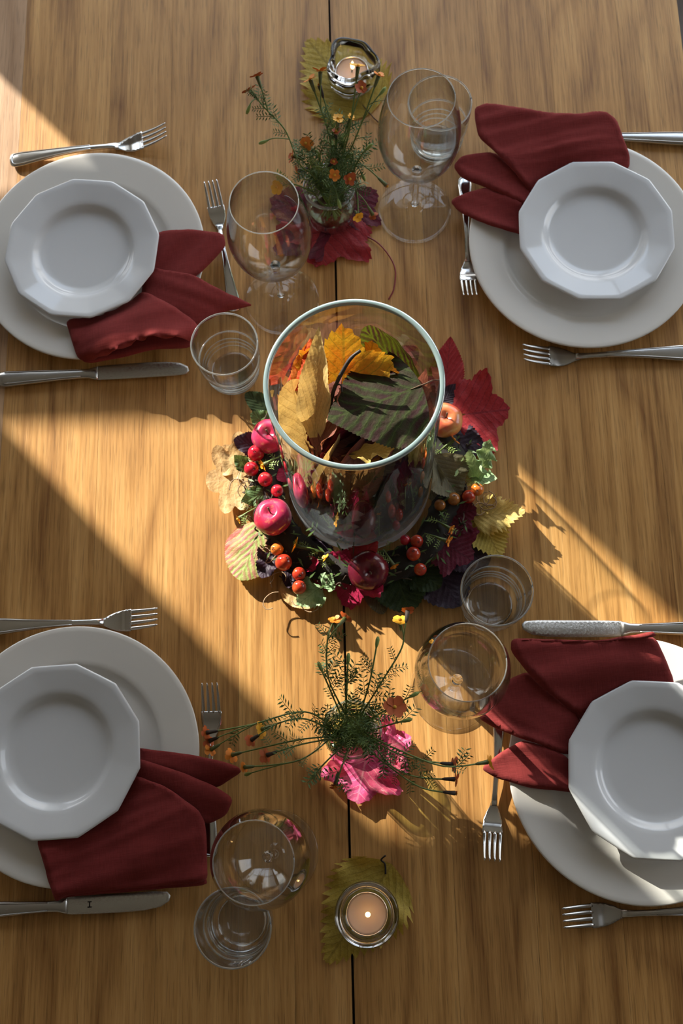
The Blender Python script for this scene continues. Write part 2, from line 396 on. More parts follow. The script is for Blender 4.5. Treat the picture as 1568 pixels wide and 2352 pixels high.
for x in (-.44, .36): add_box(bm, x, x+.02, TY0+.15, TY1-.15, TZ-.11, TZ-.0325)
link('apron', bm, M['oak'], table, smooth=False)
for x in (-.46, .33):
    for y in (TY0+.1, TY1-.17):
        bm = bmesh.new(); add_box(bm, x, x+.07, y, y+.07, 0, TZ-.0325); link('leg', bm, M['oak'], table, smooth=False)

# ------------------------------------------------------------------ plates
def dinner_plate(px, py_, label, rz=0):
    x, y = px, py_; bm = bmesh.new()
    top = [(0, .0065), (.07, .0065), (.086, .0070), (.0925, .0085), (.0965, .0125), (.099, .0142), (.104, .0150), (.134, .0198), (.1385, .0202), (.1400, .0196)]
    bot = [(.1402, .0186), (.1385, .0172), (.104, .0118), (.098, .008), (.088, .0028), (.082, .0014), (.080, 0), (.074, 0), (.072, .0016), (0, .002)]
    lathe(bm, top[::-1]+[], 128); bmesh.ops.reverse_faces(bm, faces=bm.faces[:])
    n0 = len(bm.faces); lathe(bm, bot[:], 128)
    bmesh.ops.remove_doubles(bm, verts=bm.verts, dist=1e-6)
    # close the lip
    bmesh.ops.bridge_loops(bm, edges=[e for e in bm.edges if e.is_boundary]); bmesh.ops.recalc_face_normals(bm, faces=bm.faces)
    return tag(link('dinner_plate', bm, M['dinner'], None, (x, y, TZ)), label, 'plate', 'large round dinner plates')
def side_plate(x, y, z, rot, label, R=.0935):
    def rad(a, r, i):
        k = max(0, min(1, (r-.062)/(.028)))
        seg = 2*pi/12; d = ((a-rot) % seg)-seg/2
        poly = cos(seg/2)/cos(d)*1.018
        poly = 1+(poly-1)*.95
        return r*(1+(poly-1)*k)
    top = [(0, .0045), (.045, .0045), (.053, .0052), (.0575, .0075), (.0605, .0118), (.0635, .0135), (.068, .0146), (.086, .0188), (.0915, .0200), (R, .0194)]
    bot = [(R+.0002, .0184), (.0915, .0172), (.068, .0118), (.0605, .0075), (.055, .0022), (.051, .001), (.050, 0), (.046, 0), (.044, .0014), (0, .0018)]
    bm = bmesh.new(); lathe(bm, top[::-1], 144, rad); lathe(bm, bot, 144, rad)
    bmesh.ops.remove_doubles(bm, verts=bm.verts, dist=1e-6)
    bmesh.ops.bridge_loops(bm, edges=[e for e in bm.edges if e.is_boundary]); bmesh.ops.recalc_face_normals(bm, faces=bm.faces)
    return tag(link('side_plate', bm, M['side'], None, (x, y, TZ+z)), label, 'plate', 'twelve-sided side plates')
WHERE = ['upper left', 'upper right', 'lower left', 'lower right']
dinner_plate(-.2685, .6989, 'large round off-white dinner plate beside the tumbler and knife at the upper left')
dinner_plate(.3317, .6382, 'large round off-white dinner plate above the dark fork at the upper right')
dinner_plate(-.3231, .0990, 'large round off-white dinner plate under the napkin at the lower left')
dinner_plate(.2850, .0145, 'large round off-white dinner plate at the lower right, its rim partly sunlit')
ZS = .0168
side_plate(-.2759, .6995, ZS, .06, 'small white twelve-sided plate on the upper left dinner plate, left of the draped red napkin')
side_plate(.3435, .6430, ZS, .14, 'small white twelve-sided plate on the upper right dinner plate, below the tall maroon napkin')
side_plate(-.3364, .1031, ZS, .22, 'small white twelve-sided plate on the lower left dinner plate, cut off by the left edge')
side_plate(.2983, .0115, ZS, .10, 'small white twelve-sided plate on the lower right dinner plate, one edge in the sun')

# ------------------------------------------------------------------ napkins
def rounded(P, it=2):
    for _ in range(it):
        Q = []
        for i in range(len(P)):
            a, b = P[i], P[(i+1) % len(P)]
            Q += [a*.84+b*.16, a*.16+b*.84]
        P = Q
    return P
def fold(parent, pts, extra=(), thick=.0028, seed=0, amp=.0015, dirn=0.0, freq=42, nroll=.004, m=None):
    thick = min(thick, .0042); nroll = min(nroll, .006)
    "one folded lobe of the cloth: pts are (px, py, z) round the outline, extra gives heights inside"
    W = [at(px, py, z) for px, py, z in pts]; org = V3(parent.location)
    ctl = [(p.x, p.y, p.z) for p in W]+[tuple(at(px, py, z)) for px, py, z in extra]
    # finer control points along the outline
    n = len(W)
    for i in range(n):
        q = (W[i]+W[(i+1) % n])/2; ctl.append((q.x, q.y, q.z))
    out = rounded([V3((p.x, p.y)) for p in W], 2)
    # resample and add a soft unevenness to the hem
    O = []
    for i in range(len(out)):
        a, b = out[i], out[(i+1) % len(out)]; k = max(1, int((b-a).length/.004))
        for j in range(k): O.append(a+(b-a)*(j/k))
    O = [p+V3((noise.noise(V3((p.x*45, p.y*45, seed)))*.0009, noise.noise(V3((p.x*45, p.y*45, seed+9)))*.0009)) for p in O]
    ca, sa = cos(dirn), sin(dirn)
    def dist(x, y):
        d = 9
        for i in range(0, len(O)):
            a, b = O[i], O[(i+1) % len(O)]; ab = b-a; L = ab.length_squared
            t = 0 if L == 0 else max(0, min(1, ((x-a.x)*ab.x+(y-a.y)*ab.y)/L))
            d = min(d, (a.x+ab.x*t-x)**2+(a.y+ab.y*t-y)**2)
        return sqrt(d)
    cache = {}
    def zf(x, y):
        k = (round(x, 6), round(y, 6))
        if k in cache: return cache[k]
        s = ws = 0
        for cx, cy, cz in ctl:
            w_ = 1/((x-cx)**2+(y-cy)**2+3e-5)**1.3; s += w_*cz; ws += w_
        z = s/ws; cache[k] = z; return z
    def extra_z(x, y):
        z = 0; d = dist(x, y)
        u, v = x*ca+y*sa, -x*sa+y*ca
        wr = noise.noise(V3((u*freq*.12, v*freq, seed*3.1)))*amp*2.8+(abs(noise.noise(V3((u*freq*.18, v*freq*1.9, seed*7.7))))-.2)*amp*1.6
        k1 = min(1, d/nroll); z += wr*k1-(1-sqrt(max(0, 1-(1-k1)**2)))*thick*.9
        return z
    bm = bmesh.new()
    def tf(x, y): return thick*(.25+.75*min(1, dist(x, y)/nroll))
    slab(bm, O, zf, tf, .0042)
    nb = []
    h = {}
    for v in bm.verts: h.setdefault((round(v.co.x, 6), round(v.co.y, 6)), []).append(v)
    rim = set()
    for f_ in bm.faces:
        if len(f_.verts) == 4: rim.update(v.index for v in f_.verts)
    bm.verts.index_update(); rim = set()
    for f_ in bm.faces:
        if len(f_.verts) == 4: rim.update(v.index for v in f_.verts)
    nbr = {v.index: [e.other_vert(v) for e in v.link_edges] for v in bm.verts if v.index not in rim}
    vs_ = list(bm.verts)
    for it in range(30):
        nz = {i: sum(q.co.z for q in q_)/len(q_) for i, q_ in nbr.items()}
        for i, z_ in nz.items(): vs_[i].co.z = vs_[i].co.z*.35+z_*.65
    for v in bm.verts: v.co.z += extra_z(v.co.x, v.co.y)
    for v in bm.verts: v.co -= org
    return link('fold', bm, m or M['linen'], parent)
def napkin(label, org): return empty('napkin', label, 'napkin', org, group='maroon linen napkins')
n1 = napkin('red-brown linen napkin spread in three lobes over the upper left plate, its front roll sunlit', at(340, 680, .02))
fold(n1, [(345, 560, .019), (362, 527, .025), (440, 524, .028), (513, 532, .030), (517, 563, .030), (490, 594, .029), (452, 632, .029), (400, 650, .027), (330, 650, .02)], seed=1, dirn=.7)
fold(n1, [(330, 600, .019), (358, 614, .028), (440, 626, .033), (500, 660, .034), (584, 698, .030), (552, 706, .026), (520, 712, .024), (452, 746, .024), (380, 760, .026), (320, 720, .02)], [(450, 690, .034)], seed=2, dirn=-.5)
fold(n1, [(300, 690, .019), (326, 664, .030), (384, 692, .037), (456, 742, .037), (452, 772, .034), (437, 788, .030), (330, 783, .036), (286, 812, .028), (208, 829, .024), (178, 823, .024), (161, 775, .030), (147, 731, .024), (230, 725, .02)], [(200, 782, .052), (230, 780, .062), (265, 775, .068), (300, 768, .070), (335, 764, .070), (370, 764, .068), (405, 764, .062), (435, 762, .050), (330, 730, .054), (380, 720, .05), (250, 745, .052)], seed=3, dirn=.2, nroll=.009, thick=.005)
fold(n1, [(178, 812, .024), (190, 829, .024), (208, 832, .024), (284, 818, .026), (350, 800, .027), (440, 797, .026), (447, 765, .026), (380, 750, .028), (300, 755, .03), (220, 770, .03)], seed=4, thick=.003)
n2 = napkin('tall dark maroon napkin fanned over the upper right plate beside two clear glasses', at(1270, 400, .02))
fold(n2, [(1033, 457, .026), (1072, 437, .028), (1123, 426, .030), (1199, 455, .030), (1215, 500, .019), (1210, 545, .019), (1188, 531, .028), (1109, 508, .030), (1054, 483, .027)], seed=5, dirn=-.45, thick=.004)
fold(n2, [(1040, 378, .032), (1061, 352, .035), (1134, 344, .037), (1181, 380, .038), (1230, 425, .030), (1240, 470, .019), (1203, 468, .03), (1145, 437, .035), (1061, 406, .033)], seed=6, dirn=-.55, thick=.004)
fold(n2, [(1090, 243, .046), (1116, 231, .048), (1181, 240, .050), (1254, 254, .050), (1326, 256, .050), (1391, 249, .048), (1417, 269, .044), (1435, 318, .034), (1447, 352, .028), (1447, 382, .023), (1400, 420, .019), (1290, 440, .019), (1230, 470, .019), (1217, 434, .032), (1181, 388, .044), (1138, 345, .046), (1098, 309, .046), (1092, 272, .046)], [(1300, 300, .054), (1200, 320, .052), (1380, 300, .052), (1330, 350, .044), (1250, 390, .036)], seed=7, dirn=.1, thick=.008, nroll=.011, amp=.0024)
n3 = napkin('dark maroon napkin hanging over the lower left plate towards the knife, squared at its end', at(330, 1880, .02))
fold(n3, [(300, 1718, .019), (324, 1718, .028), (455, 1735, .030), (547, 1758, .032), (556, 1773, .026), (494, 1812, .022), (440, 1800, .024), (383, 1770, .026), (300, 1760, .019)], seed=8, dirn=-.2)
fold(n3, [(295, 1745, .019), (321, 1743, .030), (402, 1767, .034), (494, 1806, .034), (536, 1833, .030), (519, 1873, .024), (476, 1893, .020), (430, 1880, .028), (300, 1820, .019)], [(470, 1840, .034)], seed=9, dirn=-.45)
fold(n3, [(280, 1790, .019), (314, 1781, .032), (383, 1810, .040), (452, 1857, .040), (471, 1890, .034), (474, 1960, .028), (475, 2027, .022), (383, 2034, .022), (230, 2047, .022), (153, 2057, .022), (126, 2074, .022), (115, 2049, .028), (96, 1980, .032), (80, 1925, .029), (170, 1900, .019), (240, 1860, .019)], [(400, 1900, .042), (330, 1970, .036), (420, 1980, .034), (200, 1990, .032)], seed=10, dirn=.25, amp=.0028, freq=30, thick=.005)
fold(n3, [(130, 2066, .014), (160, 2060, .014), (383, 2041, .014), (476, 2034, .014), (470, 2010, .016), (200, 2035, .016)], seed=11, thick=.002)
n4 = napkin('dark maroon napkin fanned over the lower right plate, one curled tip sunlit', at(1320, 1600, .02))
fold(n4, [(1102, 1764, .024), (1151, 1727, .030), (1201, 1700, .034), (1226, 1705, .034), (1300, 1733, .028), (1330, 1780, .019), (1330, 1825, .019), (1311, 1819, .027), (1209, 1808, .026), (1139, 1787, .022)], [(1170, 1750, .022), (1230, 1760, .034), (1200, 1785, .034)], seed=12, dirn=-.2, thick=.0035)
fold(n4, [(1094, 1647, .030), (1168, 1558, .038), (1213, 1540, .040), (1260, 1585, .040), (1335, 1640, .026), (1330, 1720, .019), (1304, 1736, .026), (1230, 1706, .038), (1184, 1690, .036), (1135, 1671, .032)], [(1210, 1630, .042)], seed=13, dirn=-.5, thick=.0045)
fold(n4, [(1174, 1471, .050), (1184, 1464, .052), (1292, 1469, .050), (1379, 1471, .050), (1480, 1452, .048), (1509, 1467, .044), (1532, 1514, .036), (1551, 1568, .028), (1540, 1620, .019), (1440, 1610, .019), (1345, 1665, .019), (1330, 1645, .030), (1275, 1601, .046), (1230, 1564, .050), (1205, 1535, .050), (1174, 1494, .050)], [(1300, 1520, .056), (1400, 1520, .054), (1380, 1560, .046), (1470, 1520, .048)], seed=14, dirn=.05, thick=.009, nroll=.010)
fold(n4, [(1184, 1466, .054), (1300, 1468, .0545), (1380, 1470, .054), (1500, 1448, .052), (1509, 1462, .049), (1420, 1472, .049), (1300, 1478, .051), (1190, 1474, .050)], seed=15, thick=.003, nroll=.003)

# ------------------------------------------------------------------ cutlery
def loft(bm, secs, seg=12, flatpow=2.0):
    "secs: (y, z_centre, half_width, half_thickness)"
    rings = []
    for y, z, a, b in secs:
        rg = []
        for k in range(seg):
            t = 2*pi*k/seg; c_, s_ = cos(t), sin(t)
            rg.append(bm.verts.new((a*math.copysign(abs(c_)**(2/flatpow), c_), y, z+b*math.copysign(abs(s_)**(2/flatpow), s_))))
        rings.append(rg)
    for A, B in zip(rings, rings[1:]):
        for k in range(seg): bm.faces.new((A[k], A[(k+1) % seg], B[(k+1) % seg], B[k]))
    bm.faces.new(rings[0][::-1]); bm.faces.new(rings[-1]); bmesh.ops.recalc_face_normals(bm, faces=bm.faces)
def place(o, tip, tail, L):
    "put the object's +Y end at tip, its origin at the tail end"
    a, b = at(*tip, 0), at(*tail, 0); d = (a-b); d.normalize()
    o.location = (a.x-d.x*L, a.y-d.y*L, TZ); o.rotation_euler = (0, 0, atan2(d.y, d.x)-pi/2)
def handle(o, L, k, m, base=.0015):
    bm = bmesh.new(); S_ = [(0, .0045, .0035, .0012), (.002, .0048, .0080, .0020), (.006, .0052, .0100, .0024), (.016, .0058, .0104, .0026), (.035, .0070, .0085, .0028), (.060, .0085, .0062, .0028), (.085, .0090, .0044, .0026), (.105, .0080, .0034, .0024), (.125, .0062, .0034, .0022), (.140, .0050, .0042, .0018)]
    loft(bm, [(y*k, z, w_*k, t) for y, z, w_, t in S_], 16, 2.6)
    h = link('handle', bm, m, o)
    bm = bmesh.new()                                  # raised bead round the handle's edge
    for s in (-1, 1): tube(bm, spline([(s*w_*k*.72, y*k, z+t*.82) for y, z, w_, t in S_[2:8]], 4), .0007*k, 6)
    tube(bm, spline([(.0072*cos(a)*k, (.0075-.0045*sin(a))*k, .0074) for a in [pi*i/8 for i in range(9)]], 2), .0007*k, 6)
    link('beading', bm, m, h)
def fork(tip, tail, label, L=.205, m=None, flip=False):
    m = m or M['steel']; o = empty('fork', label, 'fork', (0, 0, 0), group='steel forks'); k = L/.205; place(o, tip, tail, L); handle(o, L, k, m)
    def zc(y): y = y/k; return .0050+(-.0032*sin(pi*min(1, max(0, (y-.130)/.035))) if y < .165 else .0)+(max(0, y-.158)/.047)**1.6*.0185
    hw = .0122*k; y0, y1 = .136*k, .160*k
    prof = [(-.0036, .134), (-.0050, .141), (-.0090, .149), (-.0116, .157), (-.0125, .165), (-.0127, .172), (.0127, .172), (.0125, .165), (.0116, .157), (.0090, .149), (.0050, .141), (.0036, .134)]
    out = [V3((x*k, y*k)) for x, y in prof]; O = []
    for i in range(len(out)):
        a, b = out[i], out[(i+1) % len(out)]; nn = max(1, int((b-a).length/.0022))
        for j in range(nn): O.append(a+(b-a)*(j/nn))
    bm = bmesh.new(); slab(bm, O, lambda x, y: zc(y)+.14*abs(x)**1.0*.35*min(1, (y-.136*k)/.01)+.0008, .0016, .0022); bmesh.ops.recalc_face_normals(bm, faces=bm.faces)
    link('head', bm, m, o)
    for i in range(4):
        cx = (-.0098+i*.00653)*k; bm = bmesh.new(); secs = []
        for j in range(11):
            t = j/10; y = (.170+t*.0350)*k; wd = (.0023-.0011*t**1.5)*k if t < .98 else .0005
            secs.append((y, zc(y)+.0490*abs(cx)*(1-.3*t), wd, .0009 if t < .98 else .0004))
        loft(bm, secs, 8, 2.5)
        for v in bm.verts: v.co.x += cx*(1-.06*(v.co.y/k-.170)/.035)
        link('tine', bm, m, o)
    return o
def knife(tip, tail, label, L=.232, m=None, side=1, mark=False):
    m = m or M['steel_dark']; o = empty('table_knife', label, 'knife', (0, 0, 0), group='steel table knives'); place(o, tip, tail, L)
    bm = bmesh.new(); loft(bm, [(0, .005, .004, .0015), (.003, .0052, .009, .0035), (.012, .0055, .0103, .0042), (.04, .006, .0088, .0042), (.075, .0062, .0068, .0040), (.100, .0060, .0058, .0040), (.112, .0058, .0062, .0038), (.118, .0056, .0080, .0030), (.122, .0056, .0088, .0022)], 16, 2.4)
    h = link('handle', bm, m, o); bm = bmesh.new()
    for s in (-1, 1): tube(bm, spline([(s*.0072, .01, .0090), (s*.0064, .04, .0096), (s*.0050, .075, .0096), (s*.0040, .102, .0094)], 4), .0007, 6)
    link('beading', bm, m, h)
    out = [(-.0085, .121), (.0085, .121), (.0092, .128), (.0096, .150), (.0098, .180), (.0090, .205), (.0062, .222), (.001, .231), (-.0045, .2325), (-.0085, .229), (-.0096, .215), (-.0094, .18), (-.0092, .14)]
    O = []; P = [V3((x*side, y)) for x, y in out]
    for i in range(len(P)):
        a, b = P[i], P[(i+1) % len(P)]; nn = max(1, int((b-a).length/.003))
        for j in range(nn): O.append(a+(b-a)*(j/nn))
    bm = bmesh.new(); slab(bm, O, lambda x, y: .0056+.0009*(1-abs(x)/.011)+.0004, lambda x, y: .0018*(1-.6*abs(x)/.011), .003); bmesh.ops.recalc_face_normals(bm, faces=bm.faces)
    b = link('blade', bm, M['steel_blade'], o)
    if mark:
        bm = bmesh.new(); add_box(bm, -.0032, .0032, .1455, .1467, .0065, .0072); add_box(bm, -.0032, -.0022, .1440, .1482, .0065, .0072); add_box(bm, .0022, .0032, .1440, .1482, .0065, .0072)
        link('maker_mark', bm, M['stem_dark'], b, smooth=False)
    return o
fork((389, 322), (4, 378), 'steel fork above the upper left plate, its handle end in the sun')
fork((489, 438), (537, 700), 'small steel fork upright between the upper left plate and the wine glass', .172)
knife((435, 848), (0, 876), 'steel knife below the upper left plate, its blade mirroring the red napkin', side=-1)
knife((1180, 318), (1600, 326), 'steel knife mostly under the tall napkin of the upper right plate, only its handle showing', side=1)
fork((1076, 698), (1066, 424), 'small steel fork with tines pointing down, left of the upper right plate', .172)
fork((1195, 826), (1600, 814), 'dark steel fork lying below the upper right plate', m=M['steel_dark'])
fork((371, 1424), (-20, 1442), 'steel fork above the lower left plate casting a tine shadow on sunlit wood')
fork((488, 1574), (483, 1958), 'small steel fork with tines pointing up beside the lower left plate', .184)
knife((393, 2066), (-40, 2090), 'steel knife below the lower left plate with a rounded blade', side=1, mark=True)
knife((1197, 1446), (1640, 1446), 'steel knife with bright scratched blade above the lower right napkin', side=-1)
fork((1125, 1976), (1146, 1640), 'small steel fork with bright tines pointing down beside the lower right plate', .178)
fork((1283, 2104), (1690, 2086), 'dark steel fork lying below the lower right plate', m=M['steel_dark'])

# ------------------------------------------------------------------ glasses
def wall(prof, t, z_in):
    "outer profile -> closed profile with an inner wall t thinner, starting at z_in"
    inner = [(max(r-t, 0), z) for r, z in prof if z > z_in]
    return inner
def wine_glass(x, y, label, k=1.0, H=.230):
    o = empty('wine_glass', label, 'glass', (x, y, TZ), group='clear stemmed wine glasses')
    bm = bmesh.new(); foot = [(0, .0006), (.040, .0006), (.0448, .001), (.0455, .0020), (.0445, .0028), (.030, .0040), (.012, .0068), (.0065, .011), (.0045, .018)]
    lathe(bm, foot, 72); link('foot', bm, M['glass'], o)
    bm = bmesh.new(); tube(bm, [(0, 0, .018), (0, 0, .03), (0, 0, .06), (0, 0, .085), (0, 0, .094)], [.0045, .0038, .0037, .0042, .0058], 20); link('stem', bm, M['pressed'], o)
    pr = [(.0001, .0940), (.006, .0945), (.014, .0985), (.024, .106), (.034, .118), (.0415, .134), (.0455, .153), (.0462, .168), (.0447, .186), (.0415, .206), (.0380, .222), (.0362, H)]
    P = spline([(r, 0, z) for r, z in pr], 4); out = [(max(p.x, 0), p.z) for p in P]
    inn = [(max(r-.0010, 0), z+(.0035 if r < .01 else .0012)*(1 if z < .2 else 0)) for r, z in out]
    bm = bmesh.new(); lathe(bm, out, 96); lathe(bm, [(0, .0985)]+inn[3:], 96); b = link('bowl', bm, M['glass'], o)
    bm = bmesh.new(); tube(bm, [(.0357*cos(2*pi*i/72), .0357*sin(2*pi*i/72), H) for i in range(73)], .0006, 8); link('rim', bm, M['glass_rim'], b)
    return o
wine_glass(.1340, .7159, 'wine glass upper right in front of another tumbler, its foot fully visible')
wine_glass(-.0422, .6149, 'wine glass right of the upper left plate with sparkling reflections of leaves')
g = at(1036, 1583); wine_glass(g.x, g.y, 'wine glass right of the lower flower jar, touching the sunlit patch and red napkin')
g = at(634, 1960); wine_glass(g.x, g.y, 'wine glass at the lower left beside the squared red napkin, seen from above')
def tumbler(rim_px, label, H=.088):
    c = at(*rim_px, H); o = empty('tumbler', label, 'glass', (c.x, c.y, TZ), group='clear water tumblers')
    out = [(0, .0008), (.026, .0008), (.0285, .0018), (.0300, .005), (.0318, .018), (.0340, .034), (.0355, .0420), (.0368, .0450), (.0373, .052), (.0380, .070), (.0385, H)]
    inn = [(0, .0075), (.022, .0078), (.0262, .0105), (.0285, .020), (.0310, .034), (.0325, .0415), (.0345, .0462), (.0352, .053), (.0361, .070), (.0368, H)]
    bm = bmesh.new(); lathe(bm, [(r, z) for r, z in out], 80); lathe(bm, inn, 80); b = link('body', bm, M['glass'], o)
    bm = bmesh.new(); tube(bm, [(.03765*cos(2*pi*i/72), .03765*sin(2*pi*i/72), H) for i in range(73)], .00105, 8); link('rim', bm, M['glass_rim'], b)
    bm = bmesh.new(); lathe(bm, [(0, .0012), (.0255, .0014), (.0262, .003), (.0255, .0068), (.022, .0073), (0, .007)], 64); link('base', bm, M['pressed'], b)
    bm = bmesh.new()
    for z in (.012, .020, .028): tube(bm, [((.0300+z*.12)*cos(2*pi*i/60), (.0300+z*.12)*sin(2*pi*i/60), z) for i in range(61)], .0007, 6)
    tube(bm, [(.0352*cos(2*pi*i/60), .0352*sin(2*pi*i/60), .0442) for i in range(61)], .0011, 6)
    link('moulded_rings', bm, M['glass_rim'], b)
    return o
tumbler((515, 790), 'clear tumbler between the upper left plate and the leaf-filled vase')
tumbler((1010, 236), 'clear tumbler standing behind the upper right wine glass')
tumbler((1141, 1356), 'clear tumbler right of the wreath, behind the lower right wine glass')
tumbler((534, 2131), 'clear tumbler at the bottom, left of the tealight on the yellow leaf')

# ------------------------------------------------------------------ big vase
VX, VY, VR, VH = .0246, .3717, .0814, .318
vase = empty('cylinder_vase', 'tall clear glass cylinder vase filled with autumn leaves in the middle of the wreath', 'vase', (VX, VY, TZ))
bm = bmesh.new(); lathe(bm, [(VR, .0312), (VR, VH)], 128); lathe(bm, [(VR-.0042, .0312), (VR-.0042, VH)], 128)
link('glass_wall', bm, M['glass'], vase)
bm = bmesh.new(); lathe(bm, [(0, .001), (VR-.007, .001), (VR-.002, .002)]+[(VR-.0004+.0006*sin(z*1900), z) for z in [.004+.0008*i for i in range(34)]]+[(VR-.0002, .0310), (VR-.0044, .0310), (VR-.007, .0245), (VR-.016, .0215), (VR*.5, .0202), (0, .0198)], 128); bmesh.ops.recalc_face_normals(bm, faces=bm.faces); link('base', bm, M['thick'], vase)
bm = bmesh.new(); lathe(bm, [(VR-.0046, VH-.003), (VR-.0046, VH+.0005), (VR-.0038, VH+.0016), (VR-.0008, VH+.0016), (VR+.0002, VH+.0005), (VR+.0002, VH-.003)], 128); link('rim', bm, M['vase_rim'], vase)

# ------------------------------------------------------------------ leaves
def outline(kind, W, teeth=26, seed=0, tamp=1.0):
    "unit leaf outline: base at (0,0), tip at (0,1); W is the half width"
    rnd = random.Random(seed); pts = []
    if kind in ('ovate', 'oval', 'narrow'):
        n = teeth*4; half = []
        for i in range(n+1):
            t = i/n
            if kind == 'ovate': r = (sin(pi*t**.62)**.85)*(1-.15*t)
            elif kind == 'oval': r = sin(pi*t**.85)**.62
            else: r = sin(pi*t**.8)
            saw = (i % 4)/4.0; am = (.075 if kind != 'narrow' else .05)*tamp*(.7+.6*rnd.random())
            r = max(0, r)*(1+am*(saw*1.3-.5)) if 0 < t < 1 else 0
            half.append((r*W, t+ (.018*tamp*saw if 0 < t < .97 else 0)))
        return [V3(p) for p in [(0, 0)]+half[1:-1]+[(0, 1)]+[(-x, y) for x, y in half[1:-1][::-1]]]
    if kind in ('vine', 'maple', 'round'):
        lob = {'vine': [(0, 1, 32), (58, .92, 30), (-58, .92, 30), (118, .74, 30), (-118, .74, 30)],
               'maple': [(0, 1, 16), (48, .92, 15), (-48, .92, 15), (100, .66, 14), (-100, .66, 14)],
               'round': [(0, 1, 24), (52, .95, 24), (-52, .95, 24), (105, .8, 24), (-105, .8, 24)]}[kind]
        floor_ = {'vine': .62, 'maple': .38, 'round': .66}[kind]; n = teeth*8
        for i in range(n):
            a = -180+360*(i+.5)/n; r = floor_*(.55+.45*min(1, (180-abs(a))/35.0))
            for c_, h, w_ in lob:
                r = max(r, floor_+(h-floor_)*max(0, 1-abs((a-c_)/w_)**(1.25 if kind != 'round' else 2.2)))
            if abs(a) > 168: r *= .35+.65*(180-abs(a))/12
            saw = (i % 4)/4.0; r *= 1+.075*tamp*(saw-.4)*(.6+.8*rnd.random())*(0 if kind == 'round' and 0 else 1)
            A = radians(a); pts.append(V3((r*sin(A)*W*1.55, .38+.62*r*cos(A) if True else 0)))
        return pts
def blade_mesh(out, L, curl, cup, wav, seed, foldv=0.0, step=.07):
    v, f = cdt(out, step); bm = bmesh.new(); uvl = bm.loops.layers.uv.new('UVMap'); vs = []
    mw = max(abs(p.x) for p in out)
    for p in v:
        x, y = p.x, p.y
        # bend along the length, cup across it, ripple the edge
        z = curl*(y-.15)**2*math.copysign(1, y-.15 if y > .15 else 1)+cup*(x*x)/(mw)+foldv*abs(x)
        e = min(1, abs(x)/mw*1.1)
        z += wav*e*(noise.noise(V3((x*4, y*5, seed*1.7)))*1.2)+wav*.5*sin(y*21+seed)*e*e
        vs.append(bm.verts.new((x*L, y*L, z*L)))
    for t in f:
        try: fc = bm.faces.new([vs[i] for i in t])
        except ValueError: continue
        for l, i in zip(fc.loops, t): l[uvl].uv = (v[i].x/mw, v[i].y)
    bmesh.ops.recalc_face_normals(bm, faces=bm.faces)
    return bm
leaf_no = [0]
def leaf(kind, base, tip, W, m, label, roll=0, curl=.1, cup=.1, wav=.05, foldv=0, teeth=20, tamp=1.0, stem=None, name='leaf', stem_m='stem_brown', group=None, world=False, step=.07):
    "base and tip are (px, py, z) (or world points); roll turns the blade about its midrib"
    leaf_no[0] += 1; sd = leaf_no[0]
    a, b = (V3(base), V3(tip)) if world else (at(*base), at(*tip)); d = b-a; L = d.length; y = d.normalized()
    up = V3((0, 0, 1)); x = y.cross(up); x = x.normalized() if x.length > 1e-3 else V3((1, 0, 0)); z = x.cross(y)
    x, z = x*cos(roll)+z*sin(roll), z*cos(roll)-x*sin(roll)
    R_ = Matrix(((x.x, y.x, z.x), (x.y, y.y, z.y), (x.z, y.z, z.z)))
    o = bpy.data.objects.new(name, None); C.objects.link(o); o.location = a; o.rotation_euler = R_.to_euler(); o.empty_display_size = .01
    tag(o, label, 'leaf', group)
    bm = blade_mesh(outline(kind, W, teeth, sd, tamp), L, curl, cup, wav, sd, foldv, step)
    RI = R_.transposed()
    for v in bm.verts:
        q = R_ @ v.co+a; dx, dy = q.x-VX, q.y-VY; rr = sqrt(dx*dx+dy*dy)
        if group == 'leaves inside the vase': lim = min(rr, VR-.0065)
        elif q.z < TZ+VH: lim = max(rr, VR+.0018)
        else: lim = rr
        if abs(lim-rr) > 1e-6: q.x = VX+dx*lim/rr; q.y = VY+dy*lim/rr
        if group != 'leaves inside the vase': q.z = max(q.z, TZ+.0008)
        v.co = RI @ (q-a)
    link('blade', bm, LM[m], o)
    if stem:
        Ri = R_.transposed(); P = [Ri @ (at(*s)-a) for s in stem] if not world else [Ri @ (V3(s)-a) for s in stem]
        bm = bmesh.new(); tube(bm, spline([(0, L*.10, .0004)]+P, 6), [.0010]*(6*len(P)+1), 6); link('stalk', bm, M[stem_m], o)
    else:
        bm = bmesh.new(); tube(bm, [(0, L*.12, .0003), (0, L*.04, .0006), (0, -L*.05, .0004), (L*.01, -L*.12, 0)], [.0003, .0007, .0008, .0009], 5); link('stalk', bm, M[stem_m], o)
    return o

# under the tealights
leaf('ovate', (900, 1985, .002), (748, 2212, .002), .40, 'ochre', 'yellow serrated leaf under the lower tealight, dark stalk up', stem=[(884, 1985, .003), (875, 1975, .008), (885, 1965, .012)], stem_m='stem_dark', curl=.02, cup=.04, wav=.10, teeth=15, tamp=3.2, step=.05)
leaf('ovate', (850, 262, .002), (705, 92, .003), .44, 'ochre', 'yellow serrated leaf under the upper tealight', curl=.02, cup=.04, wav=.08, teeth=15, tamp=3.0)
